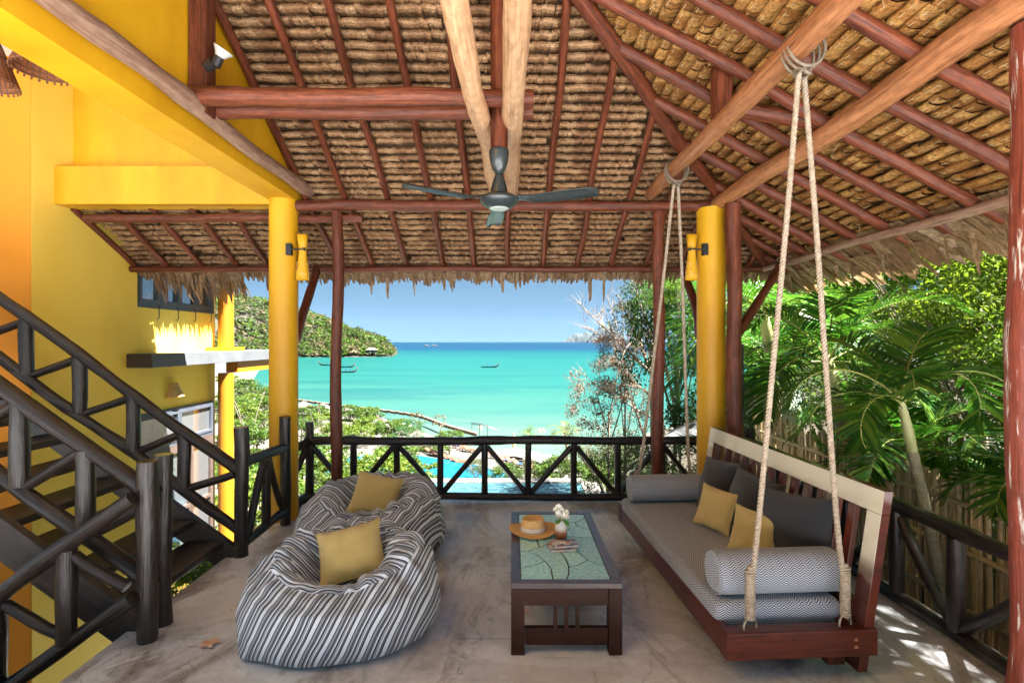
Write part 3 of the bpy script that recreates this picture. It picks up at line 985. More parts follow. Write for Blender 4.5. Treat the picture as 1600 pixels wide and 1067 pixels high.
for k in range(nrow):
    y = 6.24 - k * ROW / sl
    xl = -4.47 if y > 5.20 else -2.08
    xr = y - 3.02
    x = xl - random.uniform(0, .3) * (0 if y > 5.2 else 0)
    first = True
    while x < xr:
        L_ = PL
        jy = .007 * n1(x * 1.7 + k * 9.1, 3) + random.uniform(-.004, .004)
        o = Vector((x + random.uniform(-.06, .06), y + jy, zf(y + jy) + TUP + random.uniform(-.006, .004)))
        slots.append((y, basis(o, ex_f) @ Matrix.Rotation(random.uniform(-.010, .010), 4, 'Z'), front_meshes[random.randrange(6)], 'f'))
        x += PL
nrow = int((3.42 + 0.6) * sl / ROW)
for k in range(nrow):
    x = 3.32 - k * ROW / sl
    ytop = x + 3.02
    y = ytop + random.uniform(0, .2)
    yend = 1.5 if x > 0.5 else 2.6
    while y > yend:
        jx = .012 * n1(y * 1.7 + k * 9.1, 6) + random.uniform(-.007, .007)
        o = Vector((x + jx, y + random.uniform(-.05, .05), zr(x + jx) + TUP + random.uniform(-.010, .006)))
        # is it in view or nearly so
        slots.append((y, basis(o, ex_r) @ Matrix.Rotation(random.uniform(-.012, .012), 4, 'Z'), right_meshes[random.randrange(6)], 'r'))
        y -= PL
def seen(sl_):
    p = sl_[1].translation + (sl_[1].to_3x3() @ Vector((PL / 2, .05, 0)))
    if p.y < .3: return (0, 0)
    px, py = 800 + F * p.x / p.y, 533.5 - F * (p.z - CAMZ) / p.y
    return (1 if (-20 < px < 1620 and py > -10) else 0, 1 / p.y)
slots.sort(key=seen, reverse=True)
Mi = wm(roof).inverted()
for q, (_, M, me, kd) in enumerate(slots[:300]):
    o = link('thatch_panel', me, roof)
    o.matrix_local = Mi @ M
def join_slots(lst, name, mats):
    V, Fc, UV, mi, b = [], [], [], [], 0
    cache = {}
    for (_, M, me, kd) in lst:
        if me.name not in cache:
            co = np.empty(len(me.vertices) * 3, np.float32); me.vertices.foreach_get('co', co)
            lv = np.empty(len(me.loops), np.int32); me.loops.foreach_get('vertex_index', lv)
            uv = np.empty(len(me.loops) * 2, np.float32); me.uv_layers[0].data.foreach_get('uv', uv)
            mm = np.empty(len(me.polygons), np.int32); me.polygons.foreach_get('material_index', mm)
            cache[me.name] = (co.reshape(-1, 3), lv, uv, mm)
        co, lv, uv, mm = cache[me.name]
        A = np.array((Mi @ M))
        V.append(co @ A[:3, :3].T + A[:3, 3]); Fc.append(lv + b); UV.append(uv); mi.append(mm)
        b += len(co)
    V, Fc, UV, mi = np.concatenate(V), np.concatenate(Fc), np.concatenate(UV), np.concatenate(mi)
    me = bpy.data.meshes.new(name)
    me.vertices.add(len(V)); me.vertices.foreach_set('co', V.astype(np.float32).ravel())
    me.loops.add(len(Fc)); me.loops.foreach_set('vertex_index', Fc.astype(np.int32))
    me.polygons.add(len(Fc) // 4); me.polygons.foreach_set('loop_start', np.arange(0, len(Fc), 4, dtype=np.int32))
    ul = me.uv_layers.new(name='UVMap'); ul.data.foreach_set('uv', UV.astype(np.float32))
    me.polygons.foreach_set('material_index', mi.astype(np.int32))
    for m in mats: me.materials.append(m)
    me.update(calc_edges=True)
    return tag(link(name, me, roof), kind='stuff')
join_slots([s_ for s_ in slots[300:] if s_[3] == 'f'], 'thatch_courses', [m_thatch])
join_slots([s_ for s_ in slots[300:] if s_[3] == 'r'], 'thatch_courses', [m_thatch_r, m_stitch])
# light-tight underlay above the panels
up = TUP + .132
def quadslab(pts, th, nm, m):
    b = MB()
    lo = [Vector(p) for p in pts]
    hi = [p + Vector((0, 0, th)) for p in lo]
    n = len(pts)
    b.add(lo + hi, [tuple(range(n)), tuple(reversed(range(n, 2 * n)))] + [(i, (i + 1) % n, n + (i + 1) % n, n + i) for i in range(n)])
    return b.build(nm, m, roof)
yE, xE = 6.30, 3.36
quadslab([(-4.5, yE, zf(yE) + up), (-4.5, 5.2, zf(5.2) + up), (-2.08, 5.2, zf(5.2) + up), (-2.08, .94, zf(.94) + up), (xE - .02, 6.34, zf(6.34) + up), ], .10, 'thatch_bed', m_bed)
quadslab([(xE, YB, zr(xE) + up), (xE, 6.36, zr(xE) + up), (-2.06, .94, zr(-2.06) + up), (-2.06, YB, zr(-2.06) + up)], .11, 'thatch_bed', m_bed)

lo_ = MB()
for k in range(150):
    if k % 2:
        y = random.uniform(2.6, 6.0); x = random.uniform(max(-4.3 if y > 5.3 else -2, -4.3), y - 3.1)
        p = Vector((x, y, zf(y) + TUP - .02)); d = Vector((random.uniform(-1, 1), random.uniform(-.6, .6), random.uniform(-.9, -.1)))
    else:
        x = random.uniform(-.4, 3.0); y = random.uniform(2.0, min(5.9, x + 3.0))
        if y < 1.8: continue
        p = Vector((x, y, zr(x) + TUP - .02)); d = Vector((random.uniform(-.6, .6), random.uniform(-1, 1), random.uniform(-.9, -.1)))
    l = random.uniform(.04, .14)
    lo_.tube([p, p + d.normalized() * l * .6, p + d.normalized() * l + Vector((0, 0, -.02))], [.0016, .0014, .0006], 3, False)
lo_.build('loose_strands', m_stitch, roof, kind='stuff')
MB().box2((-4.48, 6.235, zf(6.24) + TUP + .035), (3.30, 6.26, zf(6.24) + up + .06)).build('thatch_bed', m_bed, roof)
MB().box2((3.315, YB, zr(3.32) + TUP + .03), (3.34, 6.22, zr(3.32) + up + .06)).build('thatch_bed', m_bed, roof)
# --- ragged eaves
def eave_blade(b, p, out, side, length, w, droop, curl=0.0):
    """one dry leaf blade hanging off the eave; out = unit vector away from the roof"""
    d = (out * math.cos(droop) + Vector((0, 0, -1)) * math.sin(droop)).normalized()
    s2 = (side + out * random.uniform(-.25, .25)).normalized()
    V, uv = [], []
    u0 = random.uniform(0, 30)
    for i, t in enumerate((0, .35, .7, 1)):
        ww = w * (1, 1, .88, .35)[i] * .5
        c = p + d * length * t + Vector((0, 0, -curl * t * t * length)) + s2 * random.uniform(-.006, .006)
        V += [c - s2 * ww, c + s2 * ww]
    fs = [(2 * i, 2 * i + 1, 2 * i + 3, 2 * i + 2) for i in range(3)]
    uv = [[(u0, i * .3), (u0 + w, i * .3), (u0 + w, i * .3 + .3), (u0, i * .3 + .3)] for i in range(3)]
    b.add(V, fs, uv)
fb = MB()
x = -4.5
while x < 3.35:
    for lay in range(2):
        cl_ = (n1(x * 2.1, 4) + .5 * n1(x * 7, 8)) * .5 + .5
        ln = .02 + .11 * cl_ * random.random()
        if random.random() < .03: ln += .10
        eave_blade(fb, Vector((x + random.uniform(-.02, .02), 6.15 + .04 * lay + random.uniform(-.03, .03), zf(6.15) + .135 - .02 * lay)), Vector((0, 1, 0)), Vector((1, 0, 0)),
                   ln + .07, random.uniform(.025, .06), random.uniform(.40, .85), .5)
    x += .022
for k in range(13):                                     # long loose strips
    xx = random.choice([-4.15, -4.0, -3.9, -3.75, -3.5, -2.95, -2.1, -1.55, -.8, .83, .95, 1.15, 1.9, 2.4]) + random.uniform(-.05, .05)
    eave_blade(fb, Vector((xx, 6.2, 2.60)), Vector((0, 1, 0)), Vector((1, 0, 0)), random.uniform(.22, .40), random.uniform(.02, .05), 1.45)
for k in range(60):                                     # the brown tuft over the house window
    eave_blade(fb, Vector((random.uniform(-4.35, -3.35), 6.12 + random.uniform(0, .2), 2.62 + random.uniform(-.03, .03))), Vector((.2, 1, 0)).normalized(), Vector((1, 0, 0)),
               random.uniform(.2, .46), random.uniform(.02, .045), random.uniform(.9, 1.4))
fb.build('eave_fringe', m_fringe, roof, kind='stuff')
fb = MB()
y = 6.35
while y > .55:
    for lay in range(3):
        eave_blade(fb, Vector((3.02 + .09 * lay + random.uniform(-.03, .03), y + random.uniform(-.03, .03), zr(3.05 + .1 * lay) + .145 - .02 * lay)), Vector((1, random.uniform(-.45, .12), 0)).normalized(), Vector((0, 1, 0)),
                   random.uniform(.22, .36), random.uniform(.08, .15), random.uniform(.42, .62), .2)
    y -= .055
for k in range(16):
    eave_blade(fb, Vector((3.2, random.uniform(2.2, 6.0), 2.55)), Vector((1, 0, 0)), Vector((0, 1, 0)), random.uniform(.16, .36), random.uniform(.02, .06), 1.4)
fb.build('eave_fringe', m_fringe, roof, kind='stuff')

# ================================================================== wooden posts under the roof
def post(label, x, y, z1, r, m, z0=-.01, seed=1, wob=.012, lump=.08):
    o = MB().log((x, y, z0), (x + .01, y, z1), r, r * .95, wob, 12, seed=seed, lump=lump).build('wooden_post', m)
    tag(o, label, 'post', 'red stained posts carrying the roof')
post('slim red brown post behind the bean bags, left of the sea view', -1.75, 5.09, 3.04, .056, m_red, seed=61)
post('slim red brown post behind the far end of the swing bed', 1.45, 5.09, 3.04, .058, m_red, seed=63)
post('knotty dark red post just right of the right yellow column', 2.06, 4.80, 3.04, .072, m_red, seed=65, wob=.022, lump=.14)
post('big red post with peeling white paint at the right edge', 2.155, 2.12, 3.06, .085, m_peel, seed=67, wob=.008, lump=.1)

# ================================================================== ceiling fan
fan = thing('ceiling_fan', 'dark grey three bladed ceiling fan hanging below the king post', 'ceiling fan', (-.085, 3.35, 2.50))
fc = Vector((-.085, 3.35, 0))
MB().lathe([(.004, 3.005), (.062, 3.003), (.066, 2.985), (.060, 2.93), (.044, 2.875), (.026, 2.845), (.012, 2.842)], fc, 24).build('canopy', m_fan, fan)
MB().tube([fc + Vector((0, 0, 2.86)), fc + Vector((0, 0, 2.80))], .0125, 12).build('downrod', m_fan, fan)
MB().lathe([(.013, 2.855), (.022, 2.845), (.040, 2.80), (.055, 2.745), (.060, 2.70), (.060, 2.69)], fc, 24).build('rod_cover', m_fan, fan)
MB().lathe([(.058, 2.712), (.10, 2.702), (.128, 2.684), (.132, 2.674), (.120, 2.654), (.092, 2.630), (.066, 2.618)], fc, 32).build('motor_housing', m_fan, fan)
MB().lathe([(.066, 2.620), (.060, 2.612), (.030, 2.607), (.001, 2.606)], fc, 24).build('bottom_cap', m_fanbot, fan)
def blade(ang):
    b = MB()
    d = Vector((math.cos(ang), math.sin(ang), 0)); s_ = Vector((-math.sin(ang), math.cos(ang), 0))
    st = [(.10, .030), (.16, .034), (.24, .050), (.34, .060), (.50, .062), (.60, .060), (.64, .052), (.66, .030)]
    V = []
    for r_, w in st:
        for k, q in enumerate((-1, -.45, .45, 1)):
            pitch = .20 if r_ > .2 else .20
            zz = 2.672 - q * w * pitch - .018 * (abs(q) > .9) * (r_ > .2) - .010 * r_
            V.append(fc + d * r_ + s_ * w * q + Vector((0, 0, zz)))
    fs = [(i * 4 + k, i * 4 + k + 1, i * 4 + k + 5, i * 4 + k + 4) for i in range(len(st) - 1) for k in range(3)]
    b.add(V, fs, None, True)
    o = b.build('blade', m_fan, fan)
    mo = o.modifiers.new('solid', 'SOLIDIFY'); mo.thickness = .006; mo.offset = 0
    for (rr, q) in ((.13, .012), (.13, -.012), (.16, 0)):
        MB().lathe([(.0005, -.005), (.006, -.004), (.006, .004)], fc + d * rr + s_ * q + Vector((0, 0, 2.664)), 8).build('screw', m_metal, o)
for a in (R(-25), R(95), R(215)): blade(a)

# ================================================================== spot lamp on the strut, wicker pendants
sp = thing('spot_lamp', 'small black adjustable spotlight on the dark strut beside the yellow gable', 'spotlight', (-1.965, 3.33, 3.50))
MB().tube([(-1.962, 3.30, 3.52), (-1.90, 3.27, 3.53)], .034, 14).build('base', m_metal, sp)
MB().tube([(-1.905, 3.27, 3.53), (-1.865, 3.25, 3.525)], .014, 8).build('joint', m_metal, sp)
MB().tube([(-1.885, 3.25, 3.495), (-1.855, 3.25, 3.555)], .030, 12).build('body', m_metal, sp)
ax = Vector((.55, -.1, .82)).to_track_quat('Z', 'Y').to_matrix()
MB().lathe([(.026, 0), (.034, .02), (.060, .055), (.062, .060)], (-1.860, 3.25, 3.548), 20, axis=ax).build('reflector', simple('pale_reflector', (.5, .5, .48), .3), sp)
MB().lathe([(.001, .03), (.048, .045)], (-1.860, 3.25, 3.548), 20, axis=ax).build('lens', m_fanbot, sp)

m_wick = wood('brown_wicker', (.10, .030, .012), (.26, .10, .04), .55, bump=.6, streak=60)
def pendant(label, c, r, h):
    t = thing('wicker_pendant', label, 'pendant lamp', c, group='wicker pendant lamps')
    c = Vector(c)
    n = 26
    w = MB()
    for k in range(n):
        a = 2 * math.pi * k / n
        w.tube([c + Vector((math.cos(a) * q * r, math.sin(a) * q * r, zz * h)) for q, zz in ((.30, 1), (.42, .85), (.72, .42), (1, 0), (1.05, -.09))], .0085, 4)
    w.build('wicker_ribs', m_wick, t, kind='stuff')
    for q, zz in ((1.0, 0), (.93, .10), (.62, .56), (.33, .97)):
        hp = MB()
        hp.tube([c + Vector((math.cos(a) * q * r, math.sin(a) * q * r, zz * h)) for a in np.linspace(0, 2 * math.pi, 25)], .009, 5)
        hp.build('hoop', m_wick, t)
    MB().lathe([(.29 * r, h), (.41 * r, .85 * h), (.71 * r, .42 * h), (.985 * r, 0)], c, 26).build('lining', simple('amber_paper', (.30, .10, .03), .8), t)
    MB().tube([c + Vector((0, 0, h)), Vector((c.x, c.y, 4.43))], .008, 6).build('cord', m_metal, t)
pendant('brown wicker pendant lamp cut by the left edge of the picture', (-3.58, 3.50, 3.52), .155, .30)
pendant('brown wicker pendant lamp mostly hidden behind the diagonal beam', (-3.30, 3.60, 3.66), .17, .30)

# ================================================================== railings of dark poles
def railing(label, cat='railing', loc=(0, 0, 0)):
    return thing('pole_railing', label, cat, loc, group='dark pole railings')
def rp(t, p0, p1, r, nm, wob=.010, lump=.09, n=9):
    return MB().log(p0, p1, r, None, wob, n, lump=lump).build(nm, m_black, t)
fr_ = railing('front railing of dark poles with diagonal braces facing the sea', loc=(0, 5.6, 0))
Y = 5.6
rp(fr_, (-2.26, Y, .665), (2.62, Y, .655), .047, 'top_rail', .014, .12, 10)
rp(fr_, (-2.26, Y, .055), (2.62, Y, .055), .040, 'bottom_rail', .010)
PXS = [-1.736, -1.267, -.784, -.30, .18, .68, 1.155, 1.64, 2.10]
for i, x in enumerate(PXS):
    rp(fr_, (x, Y, .09), (x, Y, .63), .036, 'post', .006)
xs_ = [-2.21] + PXS
for i in range(len(xs_) - 1):
    a, b = xs_[i], xs_[i + 1]
    lo, hi = (.10, .60)
    if i % 2 == 0: rp(fr_, (a + .03, Y + .005, hi), (b - .03, Y + .005, lo), .030, 'brace', .008)
    else: rp(fr_, (a + .03, Y + .005, lo), (b - .03, Y + .005, hi), .030, 'brace', .008)
rp(fr_, (-2.215, Y, -.02), (-2.215, Y, .87), .046, 'corner_post', .008)
rp(fr_, (2.60, Y, -.02), (2.60, Y, .80), .055, 'corner_post', .008)
rp(fr_, (-2.42, 5.22, .56), (-2.22, 5.58, .66), .045, 'short_rail')
rp(fr_, (-2.36, 5.15, .03), (-2.23, 5.56, .06), .05, 'short_rail')
rp(fr_, (-2.36, 5.22, .08), (-2.24, 5.56, .60), .036, 'brace')
rr = railing('right railing of thick grey brown poles behind the swing bed, before the bamboo fence', loc=(2.56, 3, 0))
X = 2.57
rp(rr, (X, 1.2, .655), (X, 5.62, .655), .048, 'top_rail', .018, .14, 11)
rp(rr, (X, 1.2, .045), (X, 5.62, .045), .040, 'bottom_rail', .010)
for k, yy in enumerate((1.9, 2.42, 2.96, 3.42, 3.92, 4.42, 4.92)):
    rp(rr, (X, yy, -.01 if k in (1, 4) else .08), (X, yy, .62), .044, 'post', .006)
yy_ = (1.9, 2.42, 2.96, 3.42, 3.92, 4.42, 4.92, 5.5)
for i in range(len(yy_) - 1):
    a, b = yy_[i], yy_[i + 1]
    if i % 2 == 0: rp(rr, (X + .01, a + .03, .10), (X + .01, b - .03, .58), .034, 'brace', .012)
    elif i != 1: rp(rr, (X + .01, a + .03, .58), (X + .01, b - .03, .10), .034, 'brace', .012)
    else: rp(rr, (X + .01, a + .03, .58), (X + .01, b - .03, .10), .034, 'brace', .012)

lr = railing('short railing between the stair newel and the left yellow column', loc=(-2.2, 4.5, 0))
rp(lr, (-2.215, 4.19, -.02), (-2.215, 4.19, 1.05), .055, 'newel_post', .008)
rp(lr, (-2.17, 4.90, -.02), (-2.17, 4.90, 1.03), .050, 'end_post', .006)
rp(lr, (-2.20, 4.22, .755), (-2.17, 4.88, .735), .044, 'top_rail')
rp(lr, (-2.20, 4.22, .10), (-2.17, 4.88, .13), .042, 'bottom_rail')
rp(lr, (-2.185, 4.55, .12), (-2.185, 4.55, .72), .040, 'post', .004)
rp(lr, (-2.20, 4.26, .14), (-2.185, 4.52, .70), .032, 'brace')
rp(lr, (-2.18, 4.58, .70), (-2.17, 4.86, .16), .032, 'brace')

# ------------------------------------------------------------------ stairs up and stairs down
st = thing('staircase', 'open staircase of dark wooden treads climbing left past the yellow wall', 'staircase', (-2.4, 3.7, 0))
RISE, RUN = .172, .240
for k in range(11):
    x1 = -2.335 - k * RUN
    z = .135 + k * RISE
    MB().box2((x1 - .30, 3.155, z - .05), (x1, 4.145, z)).build('tread', m_tread, st, bevel=.006)
for yy in (3.12, 4.18):
    p0, p1 = Vector((-2.28, yy, -.03)), Vector((-5.05, yy, -.03 + 2.77 * RISE / RUN))
    MB().beam(p0, p1, .055, .215).build('stringer', m_tread, st, bevel=.004)
SL = RISE / RUN
def stair_rail(label, yy, x0, z_top, z_bot, xend, posts, down=False, newel=None):
    t = railing(label, loc=(x0, yy, 0))
    sg = -1 if down else 1
    f = lambda x, z: z + sg * SL * (x0 - x)
    rp(t, (x0, yy, z_top), (xend, yy, f(xend, z_top)), .047, 'top_rail', .016, .12)
    rp(t, (x0, yy, z_bot), (xend, yy, f(xend, z_bot)), .043, 'bottom_rail', .014, .12)
    for i, x in enumerate(posts):
        rp(t, (x, yy, f(x, z_bot) + .02), (x, yy, f(x, z_top) - .02), .050, 'post', .008)
    P = [x0] + list(posts) + [xend]
    for i in range(len(P) - 1):
        a, b = P[i], P[i + 1]
        if not down:
            rp(t, (a - .03, yy + .006, f(a, z_top) - .035), (b + .03, yy + .006, f(b, z_bot) + .01), .033, 'brace', .010)
        else:
            rp(t, (a - .04, yy + .006, f(a, z_bot) + .06), (b + .04, yy + .006, f(b, z_top) - .06), .034, 'brace', .010)
    if newel:
        for (nx_, ny_, h) in newel:
            rp(t, (nx_, ny_, -.02), (nx_, ny_, h), .054, 'newel_post', .008)
    return t
stair_rail('sloping railing on the far side of the open staircase, against the wall', 4.20, -2.24, .70, .21, -5.2, (-2.69, -3.11, -3.55, -3.98, -4.42, -4.85))
stair_rail('sloping railing with two thick newels on the near side of the open staircase', 3.10, -2.16, .81, .265, -4.6, (-2.585, -2.985, -3.40, -3.82), newel=[(-2.135, 3.00, 1.05), (-2.165, 3.18, 1.05)])
stair_rail('railing sloping down to the left beside the lower flight of steps', 2.92, -2.16, .86, .29, -4.2, (-2.54, -2.93, -3.35), down=True)
ld = thing('lower_staircase', 'dark steps going down to the left below the terrace edge', 'staircase', (-2.4, 2.4, -.3))
for k in range(9):
    x1 = -2.345 - k * RUN
    z = -.17 - k * RISE
    MB().box2((x1 - .28, 1.70, z - .05), (x1, 2.86, z)).build('tread', m_tread, ld, bevel=.006)
MB().beam((-2.36, 2.885, -.22), (-4.6, 2.885, -.22 - 2.24 * SL), .05, .26).build('stringer', m_tread, ld, bevel=.004)
MB().beam((-2.36, 1.67, -.22), (-4.6, 1.67, -.22 - 2.24 * SL), .05, .26).build('stringer', m_tread, ld, bevel=.004)
MB().box2((-2.345, 1.66, -.30), (-2.336, 4.9, -.02)).build('edge_board', m_tread, ld)
# ================================================================== SWING BED
BR = R(3.4)
bed = thing('swing_bed', 'long hanging daybed of varnished wood with a herringbone mattress and slatted back', 'swing bed', (1.085, 2.585, .0), BR)
BM = wm(bed)
def lb(name, mats, parent=None, b=None, bevel=0.0): return b.build(name, mats, parent or bed, local=True, bevel=bevel)
DX, DY = .80, 2.06
ZT, ZB = .272, .135
lb('end_rail', m_varn, None, MB().box2((0, 0, ZB), (DX, .085, ZT)), .006)
lb('end_rail', m_varn, None, MB().box2((0, DY - .085, ZB), (DX, DY, ZT)), .006)
lb('side_rail', m_varn, None, MB().box2((.004, .086, ZB + .002), (.055, DY - .086, ZT - .003)), .005)
lb('side_rail', m_varn, None, MB().box2((.66, .086, ZB + .002), (.712, DY - .086, ZT - .003)), .005)
for k in range(14):
    y = .13 + k * .137
    lb('slat', m_varn, None, MB().box2((.056, y, .18), (.659, y + .06, .20)))
lb('cleat', m_varn, None, MB().box2((.60, .10, .03), (.70, .16, .134)), .006)
lb('cleat', m_varn, None, MB().box2((.60, DY - .16, .03), (.70, DY - .10, .134)), .006)
for zc in (.185, .222):
    lb('dowel_plug', m_orange, None, MB().box((.68, -.0005, zc), (.018, .004, .012)))
# leaning back
TL = .155                                           # lean per metre of height, outwards
def bx(z): return .722 + (z - .14) * TL
def back_board(nm, z0, z1, ya, yb, th=.045, bev=.004, pale=False):
    b = MB()
    V = []
    for z in (z0, z1):
        for (xx, yy) in ((0, ya), (th, ya), (th, yb), (0, yb)): V.append((bx(z) + xx, yy, z))
    F_ = [(3, 2, 1, 0), (4, 5, 6, 7), (0, 1, 5, 4), (1, 2, 6, 5), (2, 3, 7, 6), (3, 0, 4, 7)]
    swap = (yb - ya) > (z1 - z0)
    b.add(V, F_, [[(V[i][2], V[i][1]) if swap else (V[i][1], V[i][2]) for i in f] for f in F_])
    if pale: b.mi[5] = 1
    return b.build(nm, [m_varn, m_cream_varn], bed, local=True, bevel=bev)
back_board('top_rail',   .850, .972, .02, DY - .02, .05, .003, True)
back_board('back_rail', .29, .37, .12, DY - .12, .04)
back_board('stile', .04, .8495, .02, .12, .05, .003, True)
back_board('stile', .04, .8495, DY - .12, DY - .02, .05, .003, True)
for k in range(13):
    y = .20 + k * .135
    back_board('back_slat', .372, .849, y, y + .055, .03, .002)

# mattress and bolsters: rounded boxes / cylinders with UVs in metres
def rounded_slab(x0, x1, y0, y1, z0, z1, r=.035, puff=.012, nx=10, ny=26):
    m = MB()
    prof = [(r * (1 - math.cos(a)), r * (1 - math.sin(a))) for a in np.linspace(0, math.pi / 2, 5)]   # inset, drop
    ring = []
    for (ins, drop) in [(.25 * r, None)] : pass
    levels = [(z0, .012), (z0 + .012, 0)] + [(z1 - r + r * math.sin(a), r * (1 - math.cos(a))) for a in np.linspace(0, math.pi / 2, 5)]
    loops = []
    def corner_loop(ins, z):
        pts = []
        rr = .035
        for (cx, cy, a0) in ((x1 - rr, y1 - rr, 0), (x0 + rr, y1 - rr, 90), (x0 + rr, y0 + rr, 180), (x1 - rr, y0 + rr, 270)):
            for k in range(4):
                a = R(a0 + 30 * k)
                pts.append((cx + (rr - ins) * math.cos(a), cy + (rr - ins) * math.sin(a), z))
        # subdivide the long runs
        out = []
        for i, p in enumerate(pts):
            q = pts[(i + 1) % len(pts)]
            d = math.dist(p, q)
            n = max(1, int(d / .12))
            for j in range(n):
                t = j / n
                out.append((p[0] + (q[0] - p[0]) * t, p[1] + (q[1] - p[1]) * t, z))
        return out
    base = corner_loop(0, 0)
    per = [0.0]
    for i in range(len(base)): per.append(per[-1] + math.dist(base[i], base[(i + 1) % len(base)]))
    n = len(base)
    cx, cy = (x0 + x1) / 2, (y0 + y1) / 2
    V, zs = [], []
    for (z, ins) in levels:
        kx = 1 - ins / ((x1 - x0) / 2); ky = 1 - ins / ((y1 - y0) / 2)
        bul = .006 * math.sin(math.pi * min(1, (z - z0) / (z1 - z0)))
        for i, p in enumerate(base):
            dx, dy = p[0] - cx, p[1] - cy
            dl = math.hypot(dx, dy)
            V.append((cx + dx * kx + (bul * (1 if dx > 0 else -1) if abs(dx) > (x1 - x0) / 2 - .04 else 0), cy + dy * ky, z + .004 * n1(per[i] * 6, z * 9)))
    fs, uv = [], []
    acc = [0]
    for l in range(1, len(levels)): acc.append(acc[-1] + math.hypot(levels[l][0] - levels[l - 1][0], levels[l][1] - levels[l - 1][1]))
    for l in range(len(levels) - 1):
        for i in range(n):
            j = (i + 1) % n
            fs.append((l * n + i, l * n + j, (l + 1) * n + j, (l + 1) * n + i))
            uv.append([(per[i], acc[l]), (per[i + 1], acc[l]), (per[i + 1], acc[l + 1]), (per[i], acc[l + 1])])
    m.add(V, fs, uv, True)
    # top as a soft grid
    r_ = levels[-1][1]
    gx, gy = 14, 34
    G = []
    for j in range(gy + 1):
        for i in range(gx + 1):
            a, b = i / gx, j / gy
            X_, Y_ = x0 + r_ + (x1 - x0 - 2 * r_) * a, y0 + r_ + (y1 - y0 - 2 * r_) * b
            e = min(1, 6 * min(a, 1 - a)) * min(1, 9 * min(b, 1 - b))
            G.append((X_, Y_, z1 + e * (puff + .007 * n1(X_ * 5 + Y_ * 2.3, 3) + .004 * n1(Y_ * 9 - X_ * 4, 6))))
    fs = [(j * (gx + 1) + i, j * (gx + 1) + i + 1, (j + 1) * (gx + 1) + i + 1, (j + 1) * (gx + 1) + i) for j in range(gy) for i in range(gx)]
    m.add(G, fs, [[(G[i][1], G[i][0]) for i in f] for f in fs], True)
    return m
lb('mattress', m_herr, None, rounded_slab(.01, .70, .13, DY - .06, .205, .362))

def bolster(label, y, z, r, x0, x1, shade):
    o = thing('bolster', label, 'bolster', BM @ Vector(((x0 + x1) / 2, y, z - r)), BR, 'herringbone bolsters')
    b = MB()
    n = 30
    L_ = x1 - x0
    st = [(0, .72), (.008, .90), (.025, .985), (.05, 1)] + [(L_ * k / 10, 1.0) for k in range(1, 10)] + [(L_ - .05, 1), (L_ - .025, .985), (L_ - .008, .90), (L_, .72)]
    V, fs, uv = [], [], []
    for (x, q) in st:
        for k in range(n):
            a = 2 * math.pi * k / n
            sag = 1.0 - .06 * max(0, -math.sin(a)) + .012 * n1(x * 9 + k * .3, 2)
            V.append((x - L_ / 2, r * q * math.cos(a) * 1.03, r + r * q * math.sin(a) * sag * (1.0 if math.sin(a) > -.93 else .97)))
    for i in range(len(st) - 1):
        for k in range(n):
            k2 = (k + 1) % n
            fs.append((i * n + k, (i + 1) * n + k, (i + 1) * n + k2, i * n + k2))
            u0, u1 = 2 * math.pi * r * k / n, 2 * math.pi * r * (k + 1) / n
            uv.append([(st[i][0], u0), (st[i + 1][0], u0), (st[i + 1][0], u1), (st[i][0], u1)])
    b.add(V, fs, uv, True)
    b.add(V[:n], [tuple(range(n))], [[(V[i][1], V[i][2]) for i in range(n)]])
    b.add(V[-n:], [tuple(reversed(range(n)))], [[(V[-n:][i][1], V[-n:][i][2]) for i in reversed(range(n))]])
    c = b.build('cover', m_herr, o, local=True)
    for x in (.012, L_ - .012):
        MB().tube([(x - L_ / 2, r * .93 * math.cos(a), r + r * .93 * math.sin(a)) for a in np.linspace(0, 2 * math.pi, 31)], .005, 5).build('piping', m_herr, o, local=True)
    return o
bolster('herringbone bolster at the near end of the swing bed', .245, .477, .118, .035, .735, 1)
bolster('herringbone bolster at the far end of the swing bed', 1.83, .484, .114, 0.03, .70, 1)

# pillows
def pillow_mesh(w, h, t, seed, n=16):
    m = MB()
    V, fs, uv = [], [], []
    for sgn in (1, -1):
        b = len(V)
        for j in range(n + 1):
            for i in range(n + 1):
                u, v = -1 + 2 * i / n, -1 + 2 * j / n
                pin = 1 - .085 * (1 - abs(v) ** 3) * abs(u) ** 2
                pin2 = 1 - .085 * (1 - abs(u) ** 3) * abs(v) ** 2
                q = max(0, (1 - u * u)) ** .52 * max(0, (1 - v * v)) ** .52
                wr = .10 * n1(u * 2.2 + v * 1.1, seed) + .07 * n1(v * 4.0 - u * 1.3, seed + 3)
                crease = .05 * math.sin((u - v) * 9 + seed) * (abs(u * v)) ** .8
                V.append((u * w / 2 * pin, v * h / 2 * pin2, sgn * t / 2 * q * (1 + wr + crease)))
        for j in range(n):
            for i in range(n):
                f = (b + j * (n + 1) + i, b + j * (n + 1) + i + 1, b + (j + 1) * (n + 1) + i + 1, b + (j + 1) * (n + 1) + i)
                fs.append(f if sgn > 0 else tuple(reversed(f)))
    m.add(V, fs, [[(V[i][0], V[i][1]) for i in f] for f in fs], True)
    return m
